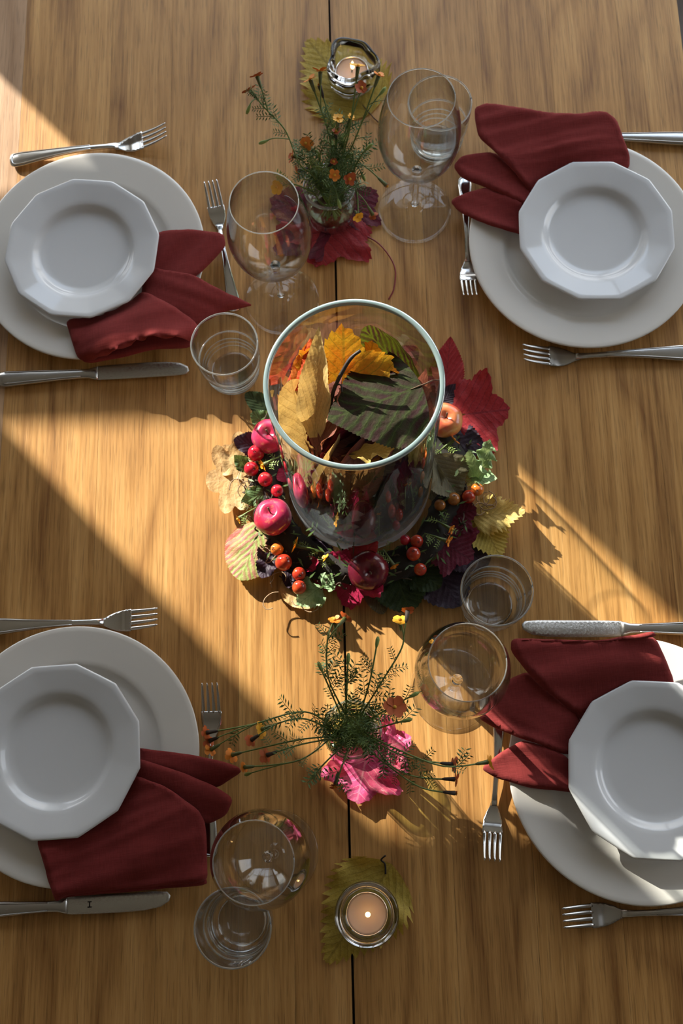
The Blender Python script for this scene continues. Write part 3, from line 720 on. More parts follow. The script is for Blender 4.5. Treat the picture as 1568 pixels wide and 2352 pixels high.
# under the flower jars
leaf('vine', (812, 528, .002), (622, 455, .003), .50, 'maroon', 'dark red lobed leaf with long curved stalk under the upper flower jar', stem=[(818, 532, .002), (870, 560, .003), (905, 610, .004), (905, 660, .003), (892, 688, .002)], stem_m='stem_red', curl=.03, cup=.03, wav=.06, teeth=18)
leaf('vine', (770, 480, .003), (722, 612, .003), .62, 'red', 'red lobed leaf showing below the upper flower jar', curl=.02, cup=.02, wav=.05)
leaf('vine', (775, 490, .003), (866, 440, .004), .6, 'maroon', 'red lobed leaf showing right of the upper flower jar', curl=.02, cup=.02, wav=.05)
leaf('vine', (845, 1720, .004), (818, 1846, .010), .62, 'pink', 'shiny pink lobed leaf under the lower flower jar, lit by the sun', curl=.03, cup=.06, wav=.32, teeth=14)
leaf('vine', (850, 1730, .003), (945, 1695, .012), .55, 'pink', 'shiny pink leaf showing right of the lower flower jar', curl=.05, cup=.05, wav=.30, teeth=14)

# wreath leaves: (kind, base, tip, W, material, label, kwargs)
WL = [
 ('round', (580, 1092, .006), (474, 1110, .006), .62, 'tan', 'tan yellow rounded leaf flat on sunlit wood left of the wreath', dict(tamp=.15, wav=.05)),
 ('round', (590, 1060, .005), (505, 1035, .005), .5, 'tan', 'tan leaf corner above the rounded leaf, left of the red berries', dict(tamp=.15)),
 ('oval', (606, 1200, .006), (548, 1330, .016), .46, 'hydra', 'green and pink striped serrated leaf below the left apple', dict(roll=-.15, curl=-.06, teeth=30, tamp=.6, wav=.04, cup=-.1)),
 ('oval', (640, 1040, .010), (535, 1012, .026), .30, 'purple', 'black-purple curled leaf above the left red berries', dict(wav=.12)),
 ('oval', (640, 960, .008), (563, 905, .014), .28, 'darkgreen', 'dark green leaf beside the upper left tumbler base', dict(wav=.1)),
 ('oval', (640, 990, .010), (575, 950, .020), .34, 'green', 'green leaf tucked above the partly hidden left apple', dict(wav=.1)),
 ('narrow', (575, 1082, .02), (536, 1045, .034), .34, 'green', 'small green curled leaf left of the topmost red berries', dict(wav=.2)),
 ('narrow', (620, 1130, .022), (552, 1152, .028), .34, 'green', 'small bluish green leaf above the left apple', dict(wav=.2, roll=.2)),
 ('oval', (700, 1060, .012), (636, 1105, .022), .30, 'crimson', 'small pink-red leaf between left berries and the vase', dict(wav=.2)),
 ('ovate', (1020, 900, .006), (1036, 776, .010), .34, 'red', 'red pointed leaf sticking up behind the vase on the right', dict(roll=.25, teeth=24)),
 ('vine', (1040, 955, .012), (1170, 940, .018), .62, 'red', 'broad red serrated leaf right of the vase beside the right apple', dict(roll=-.1, teeth=16, wav=.09, curl=-.03)),
 ('oval', (1005, 930, .010), (1062, 885, .012), .3, 'purple', 'black-purple leaf between the two red leaves right of the vase', dict()),
 ('oval', (1000, 1000, .008), (1110, 1035, .016), .42, 'purple', 'black-purple leaf under the right apple', dict(wav=.08)),
 ('oval', (990, 1010, .006), (1090, 1075, .010), .44, 'maroon', 'maroon leaf edge below the right apple', dict()),
 ('ovate', (1040, 1020, .008), (1085, 1120, .010), .5, 'ochre', 'ochre leaf under the pale green tips right of the vase', dict()),
 ('narrow', (1090, 1110, .020), (1078, 1030, .052), .34, 'palegreen', 'pale green curled leaf standing right of the vase', dict(roll=.5, wav=.3, cup=.6)),
 ('narrow', (1105, 1080, .022), (1122, 1005, .052), .24, 'palegreen', 'narrow pale green leaf tip rightmost above the orange berries', dict(roll=-.5, wav=.35, cup=.6)),
 ('narrow', (1080, 1098, .024), (1143, 1102, .038), .36, 'palegreen', 'green leaf lying just above the orange berry pair', dict(roll=.3, wav=.25, cup=.4)),
 ('narrow', (990, 1045, .050), (1050, 1145, .022), .46, 'greygreen', 'grey-green folded leaf hanging between vase and orange berries', dict(roll=.2, foldv=.45, wav=.1)),
 ('narrow', (985, 1050, .040), (995, 1150, .020), .40, 'greygreen', 'grey-brown withered leaf against the right side of the vase', dict(roll=-.5, foldv=.3, wav=.1)),
 ('narrow', (1000, 1060, .034), (1085, 1112, .026), .22, 'hydra', 'pink and cream leaf strip above the orange berries', dict(wav=.2)),
 ('ovate', (1085, 1185, .010), (1207, 1178, .022), .42, 'yellow', 'yellow serrated leaf lit by the sun at the right of the wreath', dict(roll=.2, teeth=13, tamp=3.4, wav=.10)),
 ('ovate', (1090, 1165, .008), (1150, 1285, .012), .46, 'ochre', 'ochre yellow leaf in shade under the sunlit yellow leaf', dict(teeth=14, tamp=2.4)),
 ('vine', (1020, 1190, .018), (1095, 1170, .022), .6, 'maroon', 'upper dark red lobed leaf at the lower right of the wreath', dict(teeth=14, tamp=1.4)),
 ('vine', (1010, 1240, .018), (1085, 1290, .022), .62, 'maroon', 'lower dark red lobed leaf near the right tumbler', dict(teeth=14, tamp=1.4)),
 ('oval', (1020, 1220, .006), (1120, 1300, .006), .5, 'purple', 'black leaf edge beside the tumbler right of the wreath', dict()),
 ('oval', (990, 1290, .005), (1055, 1395, .006), .5, 'purple', 'large black leaf at the bottom right of the wreath', dict(teeth=12)),
 ('oval', (900, 1290, .007), (940, 1408, .008), .52, 'darkgreen', 'dark green leaf below the bottom apple', dict(wav=.07)),
 ('oval', (930, 1290, .008), (1012, 1350, .010), .44, 'darkgreen', 'dark green leaf right of the bottom apple', dict(wav=.07)),
 ('oval', (850, 1330, .003), (880, 1412, .004), .32, 'greygreen', 'dull olive leaf peeping out below the bottom apple', dict()),
 ('vine', (812, 1262, .030), (800, 1400, .008), .50, 'crimson', 'crimson leaf folded under the bottom apple', dict(roll=-.35, teeth=14, wav=.1, curl=-.05)),
 ('vine', (810, 1300, .018), (870, 1238, .046), .45, 'red', 'dark red leaf tip leaning on the front of the vase', dict(roll=.2, wav=.1)),
 ('narrow', (740, 1345, .014), (680, 1392, .026), .46, 'palegreen', 'pale green crumpled leaf at the bottom left of the wreath', dict(wav=.35, teeth=12, tamp=2)),
 ('narrow', (740, 1350, .018), (765, 1320, .034), .5, 'palegreen', 'pale green leaf left of the crimson leaf', dict(wav=.3)),
 ('oval', (650, 1330, .006), (720, 1395, .006), .36, 'tan', 'tan leaf under the tendrils at the bottom left of the wreath', dict(tamp=.4)),
 ('oval', (640, 1240, .010), (600, 1330, .016), .3, 'purple', 'black crumpled leaf beside the orange berry column', dict(wav=.3)),
 ('oval', (700, 1240, .008), (760, 1300, .010), .44, 'purple', 'black-purple leaf behind the lower orange flower', dict(wav=.1)),
 ('oval', (660, 1300, .010), (700, 1360, .012), .40, 'purple', 'black leaf between the lower left berries', dict(wav=.2)),
 ('narrow', (700, 1300, .016), (735, 1290, .03), .4, 'crimson', 'small dark crimson leaf right of the lower red berry', dict(wav=.2)),
 ('oval', (720, 870, .010), (640, 860, .03), .4, 'maroon', 'maroon leaf of the wreath behind the vase on the left', dict()),
 ('oval', (780, 840, .010), (740, 790, .02), .4, 'darkgreen', 'dark green wreath leaf seen through the back of the vase', dict()),
 ('oval', (900, 850, .010), (960, 800, .02), .4, 'purple', 'black wreath leaf seen through the back of the vase', dict()),
]
for kind, b, t, W, m, lab, kw in WL: leaf(kind, b, t, W, m, lab, group='leaves of the table wreath', **kw)

# leaves stuffed in the vase, kept inside the glass
def vp(u, v, z): return (VX+u*VR, VY+v*VR, TZ+z)
def clampv(p, z):
    q = at(p[0], p[1], z); dx, dy = q.x-VX, q.y-VY; r = sqrt(dx*dx+dy*dy); mx = VR-.007
    if r > mx: q.x = VX+dx*mx/r; q.y = VY+dy*mx/r
    return tuple(q)
VL = [
 ('ovate', (968, 885), .262, (752, 968), .262, .60, 'hydradark', 'large dark green leaf with maroon stripes at the front of the vase', dict(roll=-.12, curl=.05, cup=-.10, wav=.04, teeth=34, tamp=.5, step=.05)),
 ('oval', (955, 880), .225, (832, 728), .275, .34, 'hydramid', 'green and maroon striped leaf leaning at the back right of the vase', dict(roll=.35, wav=.05, teeth=30, tamp=.5)),
 ('narrow', (722, 1020), .215, (738, 742), .300, .13, 'paleyellow', 'tall pale yellow leaf folded along its rib inside the vase', dict(roll=.15, foldv=.6, wav=.05, teeth=26, tamp=.5)),
 ('oval', (712, 1040), .19, (662, 868), .250, .40, 'paleyellow', 'wide pale yellow leaf at the front left inside the vase', dict(roll=-.3, wav=.07, teeth=26, tamp=.7)),
 ('vine', (790, 950), .22, (790, 742), .285, .42, 'gold', 'orange and yellow lobed leaf upright in the middle of the vase', dict(roll=.1, wav=.06, teeth=18, tamp=1.4)),
 ('vine', (835, 900), .225, (860, 780), .270, .46, 'orange', 'small orange leaf behind the dark striped leaf in the vase', dict(roll=.2, wav=.08)),
 ('ovate', (642, 880), .235, (708, 758), .275, .36, 'brightred', 'bright red leaf at the left inside the vase', dict(roll=.35, wav=.06)),
 ('oval', (704, 925), .235, (722, 775), .272, .30, 'amber', 'amber brown leaf between the red and the yellow ones in the vase', dict(roll=.2, wav=.05)),
 ('ovate', (700, 800), .235, (722, 728), .270, .52, 'tan', 'beige serrated leaf top at the upper left inside the vase', dict(wav=.05)),
 ('narrow', (800, 1045), .225, (935, 1030), .250, .20, 'yellow', 'yellow leaf edge curving along the front of the vase', dict(roll=.5, wav=.15)),
 ('narrow', (728, 1040), .215, (800, 860), .270, .22, 'mauve', 'brown dried curled leaf left of the dark striped leaf in the vase', dict(roll=.8, wav=.22, foldv=.3)),
 ('narrow', (960, 1010), .20, (985, 830), .265, .26, 'mauve', 'brown dried leaf at the right inside the vase', dict(roll=-.5, wav=.2, foldv=.3)),
 ('narrow', (975, 960), .20, (1003, 850), .24, .3, 'maroon', 'crumpled maroon leaf at the right wall inside the vase', dict(roll=.5, wav=.2)),
 ('oval', (880, 1000), .19, (760, 1060), .215, .45, 'mauve', 'reddish brown leaf low at the front inside the vase', dict(wav=.1)),
 ('oval', (740, 830), .21, (820, 745), .245, .36, 'mauve', 'dull brown leaf behind the orange lobed leaf in the vase', dict(wav=.08)),
 ('oval', (900, 800), .19, (960, 760), .235, .30, 'greygreen', 'olive leaf against the back wall of the vase', dict(wav=.08, roll=.3)),
]
for kind, b, zb, t, zt, W, m, lab, kw in VL:
    o = leaf(kind, clampv(b, zb), clampv(t, zt), W, m, lab, group='leaves inside the vase', world=True, **kw)
rl = random.Random(3)
LOW = [('maroon', 'dark maroon leaf lying low at the left inside the vase'), ('mauve', 'brown leaf lying low at the front left inside the vase'), ('purple', 'black-purple leaf lying low at the front inside the vase'), ('maroon', 'dark maroon leaf lying low at the front right inside the vase'),
       ('darkgreen', 'dark green leaf standing low at the right inside the vase'), ('red', 'red leaf standing low at the back right inside the vase'), ('amber', 'amber leaf standing low at the back inside the vase'), ('mauve', 'brown leaf standing low at the back left inside the vase')]
for i, (m, lab) in enumerate(LOW):
    a = pi+i*2*pi/8; zb = .030+.012*(i % 3)
    leaf('oval', vp(cos(a)*.72, sin(a)*.72, zb), vp(cos(a+.55)*.70, sin(a+.55)*.70, zb+.095), .42, m, lab, roll=(1.25 if i % 2 else .9), wav=.08, group='leaves inside the vase', world=True)
UPR = [('amber', 'amber'), ('mauve', 'brown'), ('maroon', 'maroon'), ('mauve', 'dull brown'), ('purple', 'blackish'), ('orange', 'orange'), ('mauve', 'russet'), ('maroon', 'dark red')]
for i, (m, col_) in enumerate(UPR):
    a = pi*.9+i*2*pi/8; zb = .115+.010*(i % 2)
    leaf('oval', vp(cos(a)*.55, sin(a)*.55, zb), vp(cos(a+.5)*.62, sin(a+.5)*.62, zb+.095), .46, m, col_+' leaf standing halfway up the vase '+['at its left side', 'at its front left', 'at its front', 'at its front right', 'at its right side', 'at its back right', 'at its back', 'at its back left'][i], roll=1.15, wav=.08, group='leaves inside the vase', world=True)
DN, DS = V3((.797, .605, 0)), V3((.605, -.797, 0))
for i, (un, us, z0, z1, m, cn) in enumerate([(-.052, .010, .10, .245, 'paleyellow', 'pale'), (-.030, .022, .07, .235, 'mauve', 'brown'), (-.008, .002, .09, .245, 'maroon', 'maroon'), (.014, .018, .07, .235, 'purple', 'blackish'), (.034, -.004, .09, .245, 'mauve', 'russet'), (.054, .012, .08, .235, 'maroon', 'wine-red'), (.0, .036, .03, .17, 'mauve', 'dry'), (-.040, -.006, .03, .17, 'maroon', 'dark'), (.044, .030, .03, .17, 'purple', 'black')]):
    p0 = V3((VX, VY, TZ+z0))+DN*un+DS*(us-.010); p1 = V3((VX, VY, TZ+z1))+DN*un*.9+DS*(us+.012)
    leaf('oval', tuple(p0), tuple(p1), .44, m, cn+' upright leaf packed '+['at the left', 'left of the middle', 'in the middle', 'right of the middle', 'towards the back right', 'at the right', 'low in the middle', 'low at the left', 'low at the right'][i]+' of the vase', wav=.06, group='leaves inside the vase', world=True)
for i in range(5):
    a = i*2*pi/5+.4; m = ['mauve', 'maroon', 'amber', 'greygreen', 'mauve'][i]
    leaf('oval', vp(cos(a)*.5, sin(a)*.5, .16), vp(cos(a+2.1)*.62, sin(a+2.1)*.62, .205), .40, m, ['brown', 'maroon', 'amber', 'olive', 'reddish'][i]+' leaf in the middle layer of the vase under the large striped leaf', roll=.2, wav=.1, group='leaves inside the vase', world=True)
tw = empty('twig', 'black forked twig standing between yellow and dark leaves in the vase', 'twig', clampv((757, 960), .235))
bm = bmesh.new(); T0 = V3(tw.location)
tube(bm, spline([V3(clampv((757, 965), .235))-T0, V3(clampv((765, 900), .262))-T0, V3(clampv((800, 830), .285))-T0, V3(clampv((828, 805), .29))-T0], 5), [.0012, .0013]+[.0019]*10+[.0016]*4, 6)
tube(bm, spline([V3(clampv((770, 885), .265))-T0, V3(clampv((782, 884), .272))-T0, V3(clampv((785, 900), .27))-T0], 4), .0009, 5)
link('branch', bm, M['stem_dark'], tw)

# ------------------------------------------------------------------ wreath: moss, twigs, tendrils
wr = empty('wreath', 'round table wreath of dark moss and twigs round the big vase', 'wreath', (VX, VY, TZ))
rw = random.Random(11); bm = bmesh.new(); NA, NB = 96, 14
ring = []
for i in range(NA):
    a = 2*pi*i/NA; rg = []
    for k in range(NB):
        b = 2*pi*k/NB; rr = .0145+.005*noise.noise(V3((cos(a)*6, sin(a)*6, k*.7)))+.003*noise.noise(V3((cos(a)*25, sin(a)*25, k*1.9)))
        rad_ = .1075+.004*noise.noise(V3((cos(a)*2, sin(a)*2, 3)))+rr*1.25*cos(b); z = .0125+rr*.85*sin(b)
        rad_ = max(rad_, VR+.0016); rg.append(bm.verts.new((rad_*cos(a), rad_*sin(a), max(.0006, z))))
    ring.append(rg)
for i in range(NA):
    A, B = ring[i], ring[(i+1) % NA]
    for k in range(NB): bm.faces.new((A[k], B[k], B[(k+1) % NB], A[(k+1) % NB]))
o = link('moss', bm, M['moss'], wr); o['kind'] = 'stuff'
bm = bmesh.new()
for i in range(260):
    a = rw.random()*2*pi; r = .099+rw.random()*.034; z = .010+rw.random()*.016; P = []
    da = (rw.random()-.5)*.12; dr = (rw.random()-.5)*.012
    for k in range(4): P.append(((r+dr*k/2+rw.uniform(-.003, .003))*cos(a+da*k), (r+dr*k/2+rw.uniform(-.003, .003))*sin(a+da*k), z+rw.uniform(-.004, .007)))
    tube(bm, spline(P, 3), .0005+rw.random()*.0006, 4)
o = link('twigs', bm, M['twig'], wr); o['kind'] = 'stuff'
bm = bmesh.new()
for px, py in ((560, 1075), (590, 1120), (560, 1130), (610, 1290), (620, 1340), (640, 1360), (670, 1380), (690, 1390), (1110, 1140), (1120, 1165), (1100, 1150), (1140, 1190), (600, 1270), (655, 1335), (1120, 1130)):
    p = at(px, py, .016)-V3((VX, VY, TZ)); P = [p]
    a = rw.random()*6.28
    for k in range(6): a += rw.uniform(.3, 1.1); p = p+V3((cos(a)*.0065, sin(a)*.0065, rw.uniform(-.002, .002))); p.z = max(.003, p.z); P.append(p)
    tube(bm, spline(P, 4), .0006, 5)
o = link('tendrils', bm, M['twig_pale'], wr); o['kind'] = 'stuff'
bm = bmesh.new()                                  # feathery scraps of herb worked into the ring
for i in range(240):
    a = rw.random()*2*pi; r = .088+rw.random()*.045; p = V3((r*cos(a), r*sin(a), .018+rw.random()*.016)); d = V3((rw.uniform(-1, 1), rw.uniform(-1, 1), rw.uniform(-.1, .6))).normalized()*(.006+rw.random()*.010)
    s = d.cross(V3((0, 0, 1))).normalized()*.0012; q = [p, p+d*.5+s, p+d, p+d*.5-s]; bm.faces.new([bm.verts.new(x) for x in q])
o = link('herb_scraps', bm, M['fol'], wr); o['kind'] = 'stuff'

# ------------------------------------------------------------------ apples and berries
def apple(px, py, r, m, label, zc=.034, tilt=(0, 0), z_lift=0):
    c = at(px, py, zc); o = empty('apple', label, 'apple', c, group='small apples of the wreath'); o.rotation_euler = (*tilt, random.random()*6)
    pr = []
    for i in range(25):
        t = pi*i/24; R_ = r*(sin(t)**.92)*(1.02-.06*cos(t)*-1); z = r*.86*cos(t)
        dip = exp(-(R_/(r*.30))**2)
        if t < pi/2: z -= r*.34*dip
        else: z += r*.20*dip
        pr.append((max(R_, 0), z))
    pr[0] = (0, pr[0][1]); pr[-1] = (0, pr[-1][1])
    bm = bmesh.new(); lathe(bm, pr, 48, lambda a, q, i: q*(1+.018*cos(5*a))); bmesh.ops.recalc_face_normals(bm, faces=bm.faces); b = link('flesh', bm, M[m], o)
    bm = bmesh.new(); tube(bm, [(0, 0, r*.45), (.0005, 0, r*.75), (.0018, .001, r*1.02)], [.0009, .0008, .0011], 6); link('stalk', bm, M['stem_brown'], o)
    return o
apple(618, 1003, .0200, 'apple', 'small red apple half hidden behind the left side of the vase')
apple(627, 1188, .0212, 'apple', 'small shiny red-pink apple in the sun at the left of the vase', tilt=(-.25, .05))
apple(845, 1311, .0226, 'apple_dark', 'dark red apple in shade at the front of the wreath', zc=.030, tilt=(-.3, .1))
apple(1022, 966, .0200, 'apple_blush', 'red and yellow apple at the right side behind the vase')
def berry(px, py, r, m, label, zc=.030, el=1.0):
    c = at(px, py, zc); o = empty('berry', label, 'berry', c, group='round berries of the wreath'); o.rotation_euler = (random.uniform(-.6, .6), random.uniform(-.6, .6), random.random()*6)
    bm = bmesh.new(); lathe(bm, [(r*sin(pi*i/16), r*el*-cos(pi*i/16)) for i in range(17)][1:-1], 28)
    for rr in ([e for e in bm.edges if e.is_boundary],): bmesh.ops.holes_fill(bm, edges=rr)
    bmesh.ops.recalc_face_normals(bm, faces=bm.faces); link('flesh', bm, M[m], o)
    bm = bmesh.new(); tube(bm, [(0, 0, -r*el*.9), (.0008, 0, -r*el*1.25), (.003, .001, -r*el*1.7)], [.0008, .0005, .0004], 5)
    for k in range(5): a = 2*pi*k/5; tube(bm, [(.0006*cos(a), .0006*sin(a), r*el*.95), (.0022*cos(a), .0022*sin(a), r*el*1.02+.0006)], [.0005, .0001], 4)
    link('stalk', bm, M['stem_dark'], o); return o
B = [(588, 1041, .0098, 'berry', 'topmost bright red berry left of the vase'), (577, 1077, .0086, 'berry', 'second red berry from the top left of the vase'), (609, 1101, .0086, 'berry', 'third glossy red berry from the top left of the vase'),
     (636, 1127, .0072, 'berry', 'small red berry just above the left apple'), (636, 1262, .0072, 'berry_o', 'orange berry below the left apple'), (651, 1292, .0095, 'berry_d', 'large orange-red berry under the orange one at the lower left'),
     (686, 1318, .0078, 'berry_d', 'orange-red berry right of the lower left pair'), (687, 1349, .0080, 'berry_d', 'lowest orange-red berry at the bottom left'),
     (957, 1243, .0074, 'berry_d', 'dark red berry touching the vase at the lower right'), (949, 1272, .0082, 'berry_d', 'shiny dark red berry at the lower right with a bright glint'), (965, 1308, .0072, 'berry_d', 'lowest dark red berry right of the bottom apple'),
     (1010, 1160, .0066, 'berry_b', 'dull orange berry nearest the vase on the right'), (1042, 1146, .0076, 'berry_b', 'brown shaded berry in the right row, second from the vase'), (1076, 1141, .0076, 'berry_d', 'orange-red berry in the right row, third from the vase'),
     (1096, 1124, .0076, 'berry_o', 'bright sunlit orange berry at the end of the right row'), (930, 1240, .0060, 'berry', 'red berry half behind the vase foot at the lower right')]
for b in B: berry(*b[:5], el=1.08 if 'orange' in b[4] else 1.0)

# ------------------------------------------------------------------ flowers
def flower_at(parent, p, d, m='petal', r=.0058, petals=6, dark=False, rnd=random):
    "marigold: calyx cone ending in a ring of petals; p is the petal centre, d the stem direction"
    d = V3(d).normalized(); a = d.orthogonal().normalized(); b = d.cross(a); org = V3(parent.location); q = V3(p)-org
    bm = bmesh.new(); tube(bm, [q-d*.015, q-d*.012, q-d*.006, q-d*.001], [.0008, .0017, .0021, .0026], 7)
    cx = link('calyx', bm, M['calyx_dark' if dark else 'calyx'], parent)
    bm = bmesh.new()
    for k in range(petals):
        t = 2*pi*k/petals+rnd.uniform(-.2, .2); e = a*cos(t)+b*sin(t); s = d.cross(e); L = r*rnd.uniform(.85, 1.2); w_ = L*.42; up = rnd.uniform(-.1, .45)
        P = [q+e*.0008-s*w_*.3, q+e*L*.55-s*w_+d*L*up*.5, q+e*L*.9-s*w_*.75+d*L*up*.8, q+e*L+d*L*up*.9, q+e*L*.9+s*w_*.75+d*L*up*.8, q+e*L*.55+s*w_+d*L*up*.5, q+e*.0008+s*w_*.3]
        mid = q+e*L*.55+d*(L*up*.5-.0006); vs = [bm.verts.new(x) for x in P]; c_ = bm.verts.new(mid)
        for i in range(len(vs)): bm.faces.new((vs[i], vs[(i+1) % len(vs)], c_))
    f = link('petals', bm, M[m], cx); bm = bmesh.new()
    lathe(bm, [(0, -.0002), (.0016, 0), (.0019, .0008), (.0012, .0018), (0, .0021)], 8); R_ = d.to_track_quat('Z', 'Y').to_matrix()
    for v in bm.verts: v.co = R_ @ v.co+q
    link('flower_centre', bm, M['pistil'], cx)
def feather(bm, p, d, L, rnd, n=5):
    "a finely cut leaf: rib with paired leaflets"
    d = V3(d).normalized(); s = d.cross(V3((rnd.uniform(-.5, .5), rnd.uniform(-.5, .5), 1))).normalized(); nrm = s.cross(d)
    tube(bm, [p, p+d*L*.5+nrm*L*.05, p+d*L], [.0004, .0004, .0002], 4)
    for k in range(n):
        t = (k+.7)/(n+.4); c_ = p+d*L*t
        for sg in (-1, 1):
            l = L*.36*(1-.45*abs(t-.45))*rnd.uniform(.7, 1.1); e = (s*sg+d*.55+nrm*rnd.uniform(-.15, .3)).normalized(); f_ = e.cross(nrm).normalized()*l*.13
            q = [c_, c_+e*l*.55+f_, c_+e*l, c_+e*l*.55-f_]; bm.faces.new([bm.verts.new(x) for x in q])
def sprig(jar, head, label, m='petal', mid=None, dark=False, leaves=9, r=.0084, petals=6, bud=False, extra=(), seed=0, fl='fol', flmax=.85, droop=.012, dirn=None, lmin=.36):
    rnd = random.Random(seed*31+5); jx, jy, rimz, jr = jar; H_ = at(*head); J = V3((jx, jy, TZ))
    v = V3((H_.x-jx, H_.y-jy, 0)); vd = v.normalized() if v.length > 1e-4 else V3((1, 0, 0))
    rim = J+vd*min(jr*.55, v.length*.6)+V3((rnd.uniform(-.006, .006), rnd.uniform(-.006, .006), rimz)); bot = J-vd*jr*.35+V3((rnd.uniform(-.004, .004), rnd.uniform(-.004, .004), .014))
    o = empty('marigold_sprig', label, 'flower', rim, group='marigold sprigs')
    pts = [bot, J+(rim-J)*.55, rim]
    if mid: pts += [at(*q) for q in mid]
    else: q = rim+(H_-rim)*.55; q.z += droop; pts.append(q)
    pts.append(H_); P = spline(pts, 8); bm = bmesh.new(); tube(bm, [p-rim for p in P], [.0011]*(len(P)//2)+[.0009]*(len(P)-len(P)//2), 5); link('stem', bm, M['stem'], o)
    d = (P[-1]-P[-3]).normalized()
    if dirn: d = V3(dirn).normalized()
    if bud:
        bm = bmesh.new(); tube(bm, [H_-d*.012-rim, H_-d*.008-rim, H_-d*.003-rim, H_-rim], [.0008, .0019, .0022, .0010], 7); link('bud', bm, M['fol_l'], o)
    else: flower_at(o, H_, d, m, r, petals, dark, rnd)
    bm = bmesh.new(); n = len(P)
    for k in range(leaves):
        i = int(n*(lmin+rnd.random()*(flmax-lmin))); i = min(n-2, i); p = P[i]-rim; t = (P[i+1]-P[i]).normalized(); ang = rnd.random()*2*pi; a = t.orthogonal().normalized(); b = t.cross(a)
        dd = (a*cos(ang)+b*sin(ang))+t*.7+V3((0, 0, .15)); feather(bm, p, dd, rnd.uniform(.014, .026), rnd, 5)
    if leaves: f = link('foliage', bm, M[fl], o); f['kind'] = 'stuff'
    else: bm.free()
    for e in extra:                                  # side shoots with their own bloom or bud
        E = at(*e[0]); i0 = min(n-2, int(n*e[1])); S0 = P[i0]; bm = bmesh.new(); q = S0+(E-S0)*.5; q.z += .006
        tube(bm, [x-rim for x in spline([S0, q, E], 6)], .0007, 5); link('side_stem', bm, M['stem'], o); dd = (E-q).normalized()
        if e[2] == 'bud': bm = bmesh.new(); tube(bm, [E-dd*.012-rim, E-dd*.008-rim, E-dd*.003-rim, E-rim], [.0008, .0018, .0021, .0010], 7); link('bud', bm, M['fol_l'], o)
        else: flower_at(o, E, dd, e[2], r*.9, petals, len(e) > 3, rnd)
    return o
def jar(px, py, label, h=.072, r=.0335):
    c = at(px, py, 0); o = empty('flower_jar', label, 'vase', (c.x, c.y, TZ)); k = r/.0335
    out = [(0, .0008), (.020, .0008), (.0262, .0025), (.0305, .010), (.0330, .022), (.0335, .034), (.0325, .046), (.0300, .056), (.0290, .062), (.0300, .068), (.0305, h)]
    inn = [(0, .013), (.020, .0135), (.0262, .017), (.0300, .025), (.0312, .035), (.0302, .046), (.0280, .056), (.0272, .062), (.0282, .068), (.0286, h)]
    bm = bmesh.new(); lathe(bm, [(a*k, b) for a, b in out], 72); lathe(bm, [(a*k, b) for a, b in inn], 72); b = link('body', bm, M['glass'], o)
    bm = bmesh.new(); lathe(bm, [(0, .0015), (.020*k, .0015), (.0255*k, .0035), (.0280*k, .010), (.0262*k, .0150), (.020*k, .0125), (0, .012)], 64); link('base', bm, M['pressed'], b)
    bm = bmesh.new(); tube(bm, [(.0296*k*cos(2*pi*i/60), .0296*k*sin(2*pi*i/60), h) for i in range(61)], .0021, 8); link('rim', bm, M['glass_rim'], b)
    bm = bmesh.new(); lathe(bm, [(0, .0145), (.022*k, .0150), (.0258*k, .018), (.0292*k, .026), (.0304*k, .035), (.0294*k, .046), (0, .046)], 48); link('water', bm, M['water'], o)
    return (c.x, c.y, h, .029*k)
J1 = jar(761, 498, 'clear round glass jar with marigolds on a dark red leaf, upper middle', .070, .0335)
J2 = jar(812, 1686, 'clear round glass jar with spreading marigolds on a pink leaf, lower middle', .070, .0325)
A_ = 'marigold sprig in the upper jar, '
